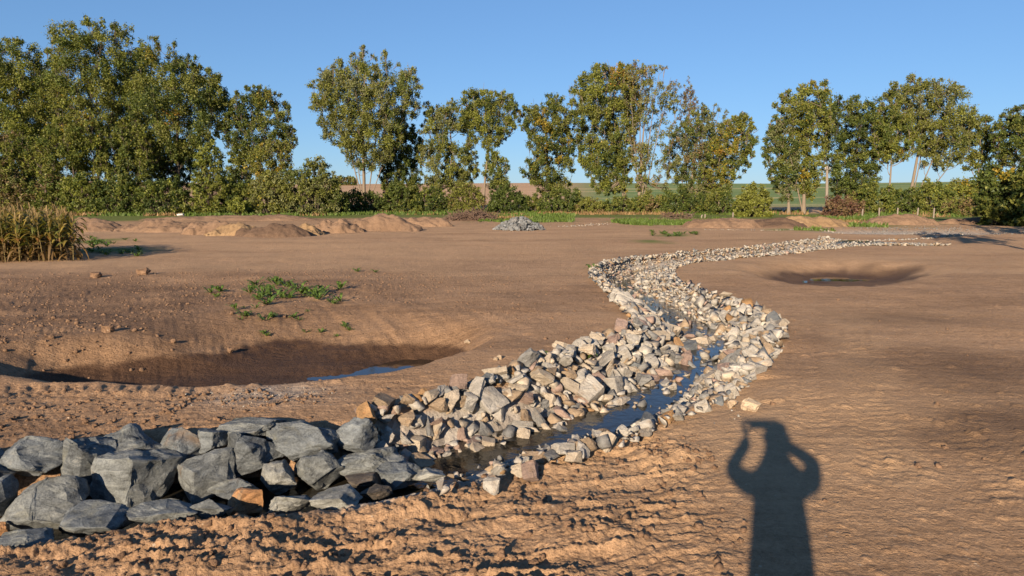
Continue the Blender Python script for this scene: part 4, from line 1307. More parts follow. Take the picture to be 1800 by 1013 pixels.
# middle row
T('poplar_tree', 'big fan-shaped poplar with pale limbs standing alone', [(545, 172), (552, 145), (562, 124), (580, 118), (600, 108), (612, 95), (640, 84), (660, 92), (668, 89), (690, 98), (715, 116), (730, 126), (737, 150), (736, 178), (735, 198), (715, 222), (702, 262), (682, 285), (660, 300), (628, 296), (602, 265), (566, 238), (560, 214), (576, 202), (552, 196)], (640, 366), 86, SILV, 20, dens=0.85, clump=.85, gap=.10, trunks=[(590, 150, .16), (680, 130, .16), (640, 110, .15), (615, 190, .12), (715, 170, .12)], trunk_r=.34)
T('leafy_tree', 'small dark tree right behind the fan-shaped poplar', [(668, 290), (675, 240), (700, 215), (728, 220), (745, 250), (742, 300), (738, 355), (690, 360), (665, 330)], (700, 372), 90, DARKG, 21, bark='bark_dark', trunk_r=.2)
T('leafy_tree', 'loose tree with gaps right of the fan-shaped poplar', [(742, 220), (748, 182), (775, 186), (800, 170), (822, 178), (838, 205), (832, 245), (842, 300), (825, 335), (780, 335), (745, 335), (738, 280)], (795, 370), 88, SILV, 22, gap=.28, trunk_r=.25)
T('leafy_tree', 'tree with a leaning trunk and a notch of sky below its crown', [(800, 190), (815, 160), (845, 154), (868, 165), (886, 160), (905, 175), (913, 200), (905, 235), (880, 250), (870, 265), (893, 285), (897, 335), (858, 338), (848, 300), (855, 262), (822, 240)], (850, 370), 87, OLIVE, 23, gap=.25, trunk_r=.28)
T('leafy_tree', 'narrow tree with a pointed top beside the sky gap', [(905, 205), (925, 186), (955, 186), (970, 164), (990, 175), (1006, 200), (1012, 265), (1002, 340), (960, 348), (930, 320), (915, 295), (935, 275), (925, 240)], (960, 370), 86, dict(green=3, olive=3, dark=1.5, yellow=.4), 24, trunk_r=.25, bark='bark_dark', accent=[(960, 250, 18, 'yellow', .25)])
T('poplar_tree', 'tall dense poplar with a golden patch near its top', [(1000, 160), (1018, 132), (1045, 118), (1060, 112), (1080, 116), (1095, 108), (1112, 120), (1124, 175), (1118, 255), (1104, 335), (1050, 342), (1020, 285), (1008, 225)], (1100, 372), 86, OLIVE, 25, dens=1.1, trunk_r=.32, trunks=[(1060, 160, .16)], accent=[(1075, 135, 20, 'orange', .4), (1090, 120, 18, 'yellow', .4)])
T('poplar_tree', 'sparse tall poplar with bare upright limbs against the sky', [(1092, 140), (1112, 104), (1130, 116), (1155, 117), (1176, 121), (1192, 152), (1193, 190), (1185, 245), (1172, 335), (1120, 338), (1104, 250)], (1122, 372), 84, BRWN, 26, dens=0.5, clump=.75, gap=.40, trunks=[(1130, 125, .17), (1160, 130, .16), (1180, 150, .14), (1110, 130, .12)], trunk_r=.3, accent=[(1100, 140, 22, 'yellow', .3)])
T('leafy_tree', 'slim thin-leaved tree with a reddish top', [(1193, 205), (1200, 158), (1210, 131), (1220, 160), (1229, 192), (1228, 240), (1215, 300), (1192, 260)], (1205, 372), 85, dict(brown=3, silver=2, red=.8, olive=1), 27, dens=0.45, clump=.6, gap=.3, trunk_r=.16)
T('leafy_tree', 'tangled grey-green tree with dead branches', [(1165, 275), (1180, 230), (1210, 205), (1235, 180), (1265, 182), (1284, 196), (1276, 235), (1258, 300), (1252, 345), (1200, 348), (1175, 310)], (1215, 372), 83, dict(olive=2, silver=2, green=2, dark=1, brown=.6), 28, dens=0.75, gap=.36, trunk_r=.3, trunks=[(1250, 220, .1), (1290, 260, .08), (1265, 190, .09)])
T('leafy_tree', 'tree with a yellow side and ragged right outline', [(1250, 245), (1285, 205), (1305, 195), (1325, 213), (1334, 248), (1328, 270), (1314, 280), (1324, 292), (1310, 308), (1288, 316), (1284, 345), (1240, 348), (1232, 290)], (1262, 374), 80, OLIVE, 29, trunk_r=.22, accent=[(1268, 245, 32, 'yellow', .45), (1262, 310, 22, 'yellow', .3), (1258, 272, 8, 'orange', .6)])
# right group
T('leafy_tree', 'dense dark cone-shaped tree with a short bare trunk', [(1343, 240), (1355, 212), (1370, 205), (1390, 220), (1406, 262), (1402, 312), (1392, 350), (1372, 350), (1354, 312), (1339, 268)], (1386, 380), 74, dict(green=3, dark=2.4, silver=2, olive=1), 40, dens=1.25, gap=.12, trunk_r=.28)
T('poplar_tree', 'tall two-topped poplar behind the dark cone-shaped tree', [(1357, 190), (1365, 170), (1386, 154), (1396, 166), (1410, 147), (1450, 147), (1459, 170), (1462, 212), (1452, 262), (1447, 312), (1424, 350), (1400, 335), (1388, 235), (1370, 212)], (1412, 380), 76, dict(olive=4, lime=2, green=2, yellow=.5), 41, trunk_r=.34, trunks=[(1380, 180, .15), (1435, 170, .15)])
T('leafy_tree', 'broad green tree behind the wooden pole', [(1448, 200), (1464, 168), (1490, 180), (1505, 167), (1525, 182), (1548, 172), (1560, 200), (1556, 260), (1545, 290), (1540, 345), (1462, 345), (1452, 280)], (1500, 370), 80, DARKG, 42, trunk_r=.26, bark='bark_dark')
T('leafy_tree', 'rounded green tree left of the pale-trunked poplar', [(1535, 210), (1550, 180), (1575, 172), (1600, 212), (1612, 258), (1588, 282), (1548, 292), (1532, 260)], (1560, 370), 78, dict(olive=3, green=3, lime=1.4, yellow=.2), 43, trunk_r=.22, accent=[(1578, 266, 5, 'orange', .7)])
T('poplar_tree', 'big round-headed poplar with a clear pale trunk', [(1555, 168), (1565, 150), (1590, 138), (1620, 136), (1640, 146), (1662, 144), (1690, 155), (1703, 186), (1713, 205), (1702, 250), (1690, 284), (1655, 300), (1625, 290), (1600, 250), (1576, 205)], (1597, 358), 82, dict(olive=4, silver=2, lime=1.5, green=1.5), 44, dens=0.9, trunk_r=.36, trunks=[(1690, 270, .17), (1680, 190, .14), (1640, 180, .13)])
T('leafy_tree', 'small round tree between the round-headed poplar and the dark hedge', [(1698, 225), (1715, 204), (1735, 200), (1746, 225), (1745, 262), (1732, 292), (1705, 300), (1688, 275)], (1718, 360), 82, OLIVE, 45, trunk_r=.18)
T('leafy_tree', 'dark spreading tree cut by the right picture edge', [(1745, 240), (1762, 205), (1785, 186), (1825, 180), (1870, 200), (1880, 270), (1850, 300), (1775, 292), (1748, 275)], (1800, 370), 78, DARKG, 46, dens=1.1, trunk_r=.3, bark='bark_dark')

# ---------------------------------------------------------------- bushes
def bush(name, lab, px, ptop, pbase, w, dist, pal, seed, dens=1.0, leaf=0.165, group='bushes along the field edge', accent=None, cat='bush', round_=0.62):
    l, r = px - w / 2, px + w / 2
    rnd = random.Random(seed)
    if dist > 60 and dist < 100: ptop += rnd.uniform(-14, 12) * min(1, (pbase - ptop) / 60); w *= rnd.uniform(.82, 1.0)
    h = pbase - ptop
    pts = [(l + 0.02 * w, pbase - 0.05 * h), (l, pbase - 0.45 * h)]
    for k in range(7):
        a = math.pi * (1 - (k + 0.5) / 7)
        pts.append((px + 0.5 * w * math.cos(a) * rnd.uniform(.9, 1.04), pbase - h * round_ - h * (1 - round_) * math.sin(a) * rnd.uniform(.45, 1.2)))
    pts += [(r, pbase - 0.45 * h), (r - 0.02 * w, pbase - 0.05 * h)]
    rng = np.random.default_rng(seed)
    poly = np.array([P(x, y, dist)[[0, 2]] for x, y in pts])
    b = P(px, pbase, dist); zb = float(H0(b[0], dist)) - 0.05
    base = np.array([b[0], dist, zb])
    x0, z0 = poly.min(0); x1, z1 = poly.max(0)
    R_ = max(0.28, min(0.62, 0.2 * math.sqrt((x1 - x0) * (z1 - z0))))
    tb = Tubes(); vs, fs, cs, n = [], [], [], 0
    names, wts = list(pal), np.array([pal[k] for k in pal], float); wts /= wts.sum()
    hw, mid = (x1 - x0) / 2, (x0 + x1) / 2
    for L in range(3):
        got = []
        X_, Z_ = rng.uniform(x0, x1, 500), rng.uniform(z0, z1, 500)
        ok_ = in_poly(X_, Z_, poly)
        for x, z in zip(X_[ok_], Z_[ok_]):
            q = R_ * rnd.uniform(.6, 1.3)
            if any((x - a) ** 2 + (z - c) ** 2 < (0.58 * (q + d)) ** 2 for a, c, d in got): continue
            got.append((x, z, q))
            k = math.sqrt(max(.05, 1 - min(1, abs(x - mid) / hw) ** 2)) * math.sqrt(max(0.15, 1 - ((z - z0) / (z1 - z0 + .1)) ** 2))
            y = dist + (-0.75, 0, .75)[L] * min(hw, 1.6) * k + rnd.uniform(-.2, .2)
            num = int(dens * 190 * q ** 2 / (leaf / .27) ** 2)
            ns = max(4, int(9 * q)); sh = rng.normal(size=(ns, 3)); sh /= np.linalg.norm(sh, axis=1)[:, None]
            sh *= rng.uniform(.3, 1.0, (ns, 1)) * q
            cent = np.array([x, y, z]) + sh[rng.integers(0, ns, num)] + rng.normal(size=(num, 3)) * q * .22
            cent[:, 2] = np.maximum(cent[:, 2], zb + 0.03)
            main = rng.choice(len(names), p=wts)
            col = np.array([GRN[k2] for k2 in names])[np.where(rng.random(num) < .6, main, rng.choice(len(names), num, p=wts))]
            if accent:
                for (ax, az, ar, ak, ap) in accent:
                    qq = P(ax, az, dist)
                    hit = (((cent[:, 0] - qq[0]) ** 2 + (cent[:, 2] - qq[2]) ** 2) < (ar * dist / 1200) ** 2) & (rng.random(num) < ap)
                    col[hit] = GRN[ak]
            v, f, c = leaf_faces(cent, leaf * rng.uniform(.6, 1.35, num), rng, col * rng.uniform(.72, 1.28, (num, 1)))
            vs.append(v); fs.append(f + n); cs.append(c); n += len(v)
            if rnd.random() < 0.6:
                e = np.array([x, y, z])
                tb.add([np.array([mid + (x - mid) * .4, dist + (y - dist) * .3, zb]), (base * .4 + e * .6), e], [.045, .03, .012], 5, cap=False)
    root = empty(name, base)
    link('stems', tb.mesh('stems', loc=base), root, [MAT['bark_dark']])
    link('foliage', np_mesh('foliage', np.vstack(vs), np.vstack(fs), face_cols=np.vstack(cs), loc=base), root, [MAT['leaf']])
    tag(root, lab, cat, group)
    global NL
    NL += n // 3
BW = 'bushes at the foot of the wood'
bush('bush', 'brownish bush at the left picture edge behind the maize', 10, 315, 376, 100, 74, dict(brown=2, olive=2, silver=1), 201, group=BW)
bush('bush', 'olive bush above the maize, left of the dark green one', 95, 310, 376, 90, 74, dict(olive=3, green=2, brown=.7), 202, group=BW)
bush('bush', 'lighter green bush between two dark bushes under the wood', 148, 318, 378, 70, 73, dict(lime=2, olive=2, green=2), 203, group=BW)
bush('bush', 'round dark green bush under the tallest wood tree', 205, 312, 378, 88, 73, DARKG, 204, group=BW)
bush('bush', 'wide dark bush below the dark trunk of the domed tree', 285, 322, 378, 100, 73, DARKG, 205, group=BW)
bush('bush', 'tall bright yellow-green bush at the wood edge', 368, 265, 378, 55, 73, dict(lime=3, green=2, olive=2), 206, group=BW, round_=.5)
bush('bush', 'dark bush between the yellow-green bush and the willows', 420, 315, 378, 60, 74, DARKG, 207, group=BW)
bush('bush', 'small bright green bush low at the wood edge', 418, 352, 377, 28, 71, dict(lime=3, green=1), 208, group=BW)
bush('bush', 'olive willow bush, second from the brown field gap', 478, 300, 378, 72, 73, dict(olive=3, silver=2, yellow=.4), 209, group=BW)
bush('bush', 'wide grey-green willow bush ending the wood', 545, 284, 379, 100, 73, dict(silver=3, olive=2, green=1), 210, group=BW)
bush('bush', 'dark low bush at the foot of the willow bush by the gap', 590, 335, 378, 40, 74, DARKG, 211, group=BW)
bush('bush', 'low dark bush in front of the fan-shaped poplar trunk', 640, 340, 376, 90, 80, DARKG, 212)
bush('bush', 'upright green bush right of the fan-shaped poplar trunk', 705, 325, 376, 60, 80, dict(green=3, olive=2, dark=1), 213)
bush('bush', 'dark bush under the loose tree with gaps', 758, 330, 376, 56, 80, DARKG, 214)
bush('bush', 'thin olive bush with the brown field showing through', 818, 335, 377, 60, 80, dict(olive=3, lime=1, brown=1), 215, dens=.7)
bush('bush', 'round deep green bush behind the brush pile', 892, 326, 376, 64, 79, dict(green=4, dark=2), 216, dens=1.2)
bush('bush', 'narrow olive bush between deep green bush and pointed tree', 938, 338, 376, 40, 80, dict(olive=3, green=1), 217)
bush('bush', 'wide green bush under the pointed tree', 992, 338, 378, 84, 79, dict(green=3, dark=1, olive=1), 218)
bush('bush', 'olive bush under the tall dense poplar', 1040, 345, 378, 50, 78, dict(olive=3, brown=.6), 219)
bush('bush', 'green bush at the foot of the pale twin trunks', 1095, 343, 378, 66, 78, dict(green=3, olive=2), 220)
bush('bush', 'brown-green bush under the sparse poplar', 1148, 345, 379, 54, 77, dict(olive=2, green=2, brown=.8), 221)
bush('bush', 'tall green bush behind the thin wooden posts', 1198, 328, 381, 70, 75, dict(green=3, olive=2, dark=1), 222)
bush('bush', 'dark olive bush under the yellow-sided tree', 1255, 340, 382, 66, 74, dict(olive=2, green=2, dark=1), 223)
bush('bush', 'round bright olive bush standing alone by the green field', 1322, 331, 383, 56, 66, dict(lime=3, olive=3), 224, dens=1.4, round_=.45)
BR2 = 'bushes behind the fence'
bush('bush', 'dark red-brown bush beside the wooden pole', 1482, 343, 381, 64, 70, dict(red=3, brown=2), 225, group=BR2)
bush('bush', 'reddish sparse bush above the dark red one', 1505, 340, 378, 36, 76, dict(red=1, olive=2, brown=1), 226, group=BR2, dens=.7)
bush('bush', 'green bush right of the red-brown bush', 1538, 326, 380, 56, 74, dict(green=3, lime=1.5, olive=1), 227, group=BR2)
bush('bush', 'dark green bush under the pale-trunked poplar', 1590, 322, 380, 60, 74, DARKG, 228, group=BR2)
bush('bush', 'olive hedge bush left of the deep shade', 1640, 325, 380, 60, 73, dict(green=2, olive=2, lime=1), 229, group=BR2)
bush('bush', 'yellowish hedge bush behind the grey-brown one', 1690, 318, 380, 60, 76, dict(olive=2, lime=2, yellow=.6), 230, group=BR2)
bush('bush', 'grey-brown low bush in front of the hedge', 1688, 346, 382, 56, 68, dict(brown=2, olive=2, dark=.6), 231, group=BR2)
bush('bush', 'big dark bush with a yellow crown at the right picture edge', 1768, 285, 398, 84, 48, dict(green=3, dark=3, olive=2), 232, group=BR2, dens=1.3, leaf=.17, accent=[(1765, 300, 22, 'yellow', .45)])
bush('bush', 'dark bush outside the right picture edge', 1850, 275, 404, 130, 46, DARKG, 233, group=BR2, leaf=.2)
T('roadside_tree', 'tall tree beyond the right picture edge that shades the gravel pool', [(2010, 30), (2030, -90), (2080, -190), (2150, -230), (2230, -180), (2270, -70), (2250, 30), (2180, 80), (2070, 80)], (2140, 520), 15.5, DARKG, 61, leaf=.4, dens=.6, layers=2, group='trees beyond the right edge', trunk_r=.3)
T('roadside_tree', 'tall tree beyond the right picture edge that shades the dark hedge', [(2010, 190), (2040, 60), (2120, -20), (2220, -60), (2330, 0), (2400, 120), (2360, 230), (2200, 270), (2060, 260)], (2200, 470), 24.5, DARKG, 62, leaf=.4, dens=.6, layers=2, group='trees beyond the right edge', trunk_r=.35)
bush('distant_hedge', 'far hedge on the skyline left of the fan-shaped poplar', 606, 309, 328, 42, 330, dict(olive=2, dark=2, brown=1), 236, group='far hedges', leaf=.8, cat='hedge')
bush('distant_hedge', 'far low hedge on the skyline below the yellow tint', 560, 314, 328, 60, 350, dict(olive=2, yellow=.5, brown=1), 237, group='far hedges', leaf=.8, cat='hedge')
print('leaf faces', NL)

# ---------------------------------------------------------------- grass
def build_grass():
    rng = np.random.default_rng(77)
    pts = []
    zones = [(840, 1010, 378, 394, 3800), (1075, 1220, 386, 397, 3200), (1200, 1300, 384, 396, 800), (1395, 1560, 383, 405, 3000), (1500, 1620, 381, 392, 1500), (-40, 610, 373, 380, 5200), (600, 830, 373, 378, 1800), (900, 1330, 372, 378, 3000), (1330, 1420, 371, 378, 500), (1500, 1700, 371, 382, 1800)]
    for a, b, c, d, n in zones:
        px = rng.uniform(a, b, n); py = rng.uniform(c, d, n)
        aa, bb = (px - 900) / 1200, -(py - 506.5) / 1200
        cc, ss = math.cos(PITCH), math.sin(PITCH)
        k = (CAM_Z + 0.42) / (ss - bb * cc)
        pts.append(np.stack([aa * k, (cc + bb * ss) * k], 1))
    pts = np.vstack(pts)
    z, ma, mb, _ = terrain(pts[:, 0], pts[:, 1], False)
    keep = (ma[:, 2] > 0.25) & (mb[:, 0] < 0.3)
    pts, z = pts[keep], z[keep]
    n = len(pts)
    dist = np.hypot(*pts.T)
    h = rng.uniform(0.10, 0.30, n) * np.clip(dist / 55, 0.55, 1.6)
    w = rng.uniform(0.03, 0.08, n) * np.clip(dist / 40, .7, 2)
    a = rng.uniform(0, 2 * np.pi, n)
    lean = rng.normal(size=(n, 2)) * h[:, None] * 0.35
    b0 = np.stack([pts[:, 0] - np.cos(a) * w, pts[:, 1] - np.sin(a) * w, z - .02], 1)
    b1 = np.stack([pts[:, 0] + np.cos(a) * w, pts[:, 1] + np.sin(a) * w, z - .02], 1)
    t = np.stack([pts[:, 0] + lean[:, 0], pts[:, 1] + lean[:, 1], z + h], 1)
    v = np.stack([b0, b1, t], 1).reshape(-1, 3)
    dry = (vnoise(pts[:, 0] / 5, pts[:, 1] / 5, 88) > 0.62) & (dist > 55)
    col = np.where(dry[:, None], np.array([[0.20, 0.13, 0.06]]), np.array([[0.075, 0.115, 0.022]])) * rng.uniform(.7, 1.35, (n, 1))
    o = link('grass', np_mesh('grass', v, np.arange(n * 3).reshape(n, 3), face_cols=col), None, [MAT['leaf']])
    tag(o, 'green grass strips along the field edge and between the mounds', 'grass', None, 'stuff')
build_grass()

# ---------------------------------------------------------------- weeds on the bare soil
def weed_mesh(seed, n_leaf, spread, hgt):
    rng = np.random.default_rng(seed)
    vs, fs, cs = [], [], []
    k = 0
    for i in range(n_leaf):
        a = rng.uniform(0, 2 * np.pi); L = spread * rng.uniform(.5, 1.1); wd = L * rng.uniform(.22, .36)
        rise = hgt * rng.uniform(.3, 1.1)
        st = rng.uniform(0, .35) * spread
        dx, dy = math.cos(a), math.sin(a); qx, qy = -dy, dx
        zz = [0.1 * hgt, rise * .75, rise, rise * .75]
        rr = [st, st + L * .4, st + L * .75, st + L]
        ww = [wd * .15, wd * .5, wd * .42, 0.01]
        for j in range(4):
            vs += [(dx * rr[j] - qx * ww[j], dy * rr[j] - qy * ww[j], zz[j]), (dx * rr[j] + qx * ww[j], dy * rr[j] + qy * ww[j], zz[j] + rng.uniform(-.02, .02) * hgt)]
        for j in range(3):
            fs.append((k + 2 * j, k + 2 * j + 1, k + 2 * j + 3, k + 2 * j + 2)); cs.append(np.array([0.085, 0.135, 0.026]) * rng.uniform(.6, 1.35))
        k += 8
    return np_mesh('leaves', vs, fs, face_cols=np.array(cs))
def build_weeds():
    rng = random.Random(64)
    kinds = [weed_mesh(700 + k, 9 + 4 * (k % 3), 0.17, 0.13) for k in range(5)]
    for m in kinds: m.materials.append(MAT['leaf'])
    stem = Tubes(); stem.add([(0, 0, -.02), (0.01, 0, .06), (0, .01, .11)], [.009, .007, .004], 5)
    sm = stem.mesh('stem'); sm.materials.append(MAT['leaf'])
    def put(px, py, s, lab, grp, c=None):
        g = G(px, py); z = ground_z(g[0], g[1])
        root = empty('weed_plant', (g[0], g[1], z), rng.uniform(0, 6.28)); root.scale = (s, s, s)
        a = bpy.data.objects.new('leaves', kinds[rng.randrange(5)]); C.objects.link(a); a.parent = root
        b = bpy.data.objects.new('stem', sm); C.objects.link(b); b.parent = root
        tag(root, lab, 'weed', grp)
    lump = [(440, 516, 1.2), (452, 505, 1.2), (462, 520, 1.3), (475, 513, 1.2), (488, 501, 1.5), (500, 504, 1.4), (512, 508, 1.3), (523, 512, 1.4), (532, 516, 1.2), (545, 517, 1.3), (556, 520, 1.2), (565, 515, 1.0), (480, 524, 1.3), (495, 521, 1.3), (508, 523, 1.1), (470, 535, 1.1), (455, 528, 1.0), (560, 526, 1.1), (448, 498, .9)]
    for i, (a, b, s) in enumerate(lump):
        where = ('at the upper edge' if b < 506 else 'at the lower edge' if b > 521 else 'in the left part' if a < 470 else 'in the right part' if a > 530 else 'in the middle')
        put(a, b, s, f'{"tall" if s > 1.25 else "low"} leafy green weed {where} of the big weed patch above the pit', 'weeds of the big patch')
    tail = [(598, 528, 1.0, 'single upright weed at the right tip of the weed patch'), (597, 509, 1.0, 'bushy weed right of the patch, farther up the slope'), (372, 513, 1.0, 'left of two low weeds beside the patch'), (388, 512, 1.0, 'right of two low weeds beside the patch'),
            (380, 522, .7, 'tiny weed below the two low weeds'), (430, 548, .8, 'weed low on the slope below the patch'), (465, 550, .9, 'weed lowest on the slope, by the rim'), (628, 479, .8, 'small weed alone up the bare slope'), (660, 480, .7, 'small weed up the slope, farther right'), (415, 542, .7, 'thin weed under the left end of the patch'),
            (1032, 626, .6, 'tiny green weed at the crest of the pale riprap'), (1066, 607, .6, 'tiny green weed touching the riprap near the bend'), (1075, 605, .5, 'very small weed beside the riprap near the bend'), (965, 629, .4, 'small weed on bare soil behind the riprap'), (1040, 477, 1.2, 'weed tuft where the stream turns right')]
    for a, b, s, l in tail: put(a, b, s, l, 'scattered single weeds')
    r2 = random.Random(3)
    for k in range(26):
        put(r2.uniform(420, 620), r2.uniform(505, 560), r2.uniform(.3, .6), 'tiny seedling weed scattered round the big weed patch', 'seedling weeds')
    for k in range(22):
        put(r2.uniform(1145, 1225), r2.uniform(408, 418), r2.uniform(.8, 1.4), 'small weed of the green strip on the far slope', 'weeds of the far strip')
    for k in range(34):
        put(r2.uniform(140, 255), r2.uniform(420, 452), r2.uniform(.8, 1.5), 'low weed on the soil in the shade beside the maize', 'weeds beside the maize')
build_weeds()

# ---------------------------------------------------------------- maize
def ribbon(vs, fs, cs, p0, a, L, wd, rise, droop, col, rng, twist=0.0):
    k = len(vs); n = 7
    for j in range(n):
        t = j / (n - 1)
        r = L * t * (1 - .25 * t * droop); z = rise * math.sin(min(1, t * 1.1) * math.pi * .55) - droop * L * .75 * t * t * t
        w = wd * (0.55 + 1.2 * t) * (1 - t) ** .6 if t < 1 else 0.002
        ang = a + twist * t
        x, y = p0[0] + math.cos(ang) * r, p0[1] + math.sin(ang) * r
        qx, qy = -math.sin(ang) * w, math.cos(ang) * w
        vs += [(x - qx, y - qy, p0[2] + z + .25 * w), (x + qx, y + qy, p0[2] + z - .2 * w)]
    for j in range(n - 1):
        fs.append((k + 2 * j, k + 2 * j + 1, k + 2 * j + 3, k + 2 * j + 2)); cs.append(col * rng.uniform(.8, 1.2))
ORD = 'first second third fourth fifth sixth seventh eighth ninth tenth eleventh twelfth thirteenth fourteenth fifteenth sixteenth seventeenth eighteenth nineteenth twentieth'.split()
def build_maize():
    kinds = []
    for q in range(7):
        rng = np.random.default_rng(800 + q)
        H = 1.32 * rng.uniform(.92, 1.08)
        st = Tubes(); st.add([(0, 0, -.05), (.01, 0, H * .4), (.0, .02, H * .75), (.02, .02, H)], [.016, .014, .010, .006], 6)
        stalk = st.mesh('stalk')
        stalk.materials.append(MAT['leaf'])
        at = stalk.attributes.new('tint', 'FLOAT_COLOR', 'FACE'); at.data.foreach_set('color', np.tile([.17, .13, .05, 1], len(stalk.polygons)).astype(np.float32))
        vs, fs, cs = [], [], []
        a0 = rng.uniform(0, 6.28)
        for i in range(17):
            t = (i + .5) / 17; zz = H * (.10 + .82 * t)
            dry = t < .38 + rng.uniform(-.12, .12)
            col = np.array([.135, .085, .034]) if dry else (np.array([.19, .145, .032]) if rng.random() < .6 else np.array([.095, .103, .022]))
            if t > .8 and rng.random() < .5: col = np.array([.19, .145, .05])
            ribbon(vs, fs, cs, (0, 0, zz), a0 + math.pi * i + rng.normal() * .5, rng.uniform(.42, .68) * (.8 if t > .8 else 1), .046, rng.uniform(.12, .34) * (.3 if dry else 1), rng.uniform(.5, 1.2) * (1.3 if dry else .7), col, rng, rng.uniform(-.5, .5))
        leaves = np_mesh('leaves', vs, fs, face_cols=np.array(cs)); leaves.materials.append(MAT['leaf'])
        vs, fs, cs = [], [], []
        for i in range(9):
            ribbon(vs, fs, cs, (.02, .02, H - .02), rng.uniform(0, 6.28), rng.uniform(.05, .16), .008, rng.uniform(.12, .3), .2, np.array([.25, .175, .085]), rng)
        tas = np_mesh('tassel', vs, fs, face_cols=np.array(cs)); tas.materials.append(MAT['leaf'])
        vs, fs, cs = [], [], []
        for i in range(5):
            ribbon(vs, fs, cs, (.02, 0, H * .45), a0 + i * .6, .11, .03, .17, .1, np.array([.24, .13, .045]), rng)
        ear = np_mesh('cob', vs, fs, face_cols=np.array(cs)); ear.materials.append(MAT['leaf'])
        kinds.append((stalk, leaves, tas, ear))
    rnd = random.Random(12)
    rows = []
    for ri in range(9):
        for k in range(20):
            rows.append((ri, k))
    front_l, front_r = G(-190, 466), G(128, 460)
    for ri, k in rows:
        t = k / 19.0
        x = front_l[0] + (front_r[0] - front_l[0]) * t - 0.30 * ri + rnd.gauss(0, .07)
        y = front_l[1] + (front_r[1] - front_l[1]) * t + 0.42 * ri + rnd.gauss(0, .08)
        if x < -17.5: continue
        m = kinds[rnd.randrange(7)]
        root = empty('maize_plant', (x, y, ground_z(x, y)), rnd.uniform(0, 6.28))
        s = rnd.uniform(.92, 1.1); root.scale = (s, s, s * (0.9 if (k == 19 and ri < 3) else 1))
        root.rotation_euler = (rnd.gauss(0, .04), rnd.gauss(0, .04), rnd.uniform(0, 6.28))
        for nm, me in zip(('stalk', 'leaves', 'tassel', 'cob'), m):
            o = bpy.data.objects.new(nm, me); C.objects.link(o); o.parent = root
        if ri == 0 and k == 19: lab = 'drooping yellow maize plant at the outer right corner of the maize field'
        elif k == 19: lab = f'drying maize plant at the right end of the {ORD[ri]} row from the front'
        else: lab = f'{ORD[19 - k]} maize plant from the right end in the {ORD[ri] if ri else "front"} row{" from the front" if ri else ""}'
        tag(root, lab, 'maize', 'maize plants')
build_maize()

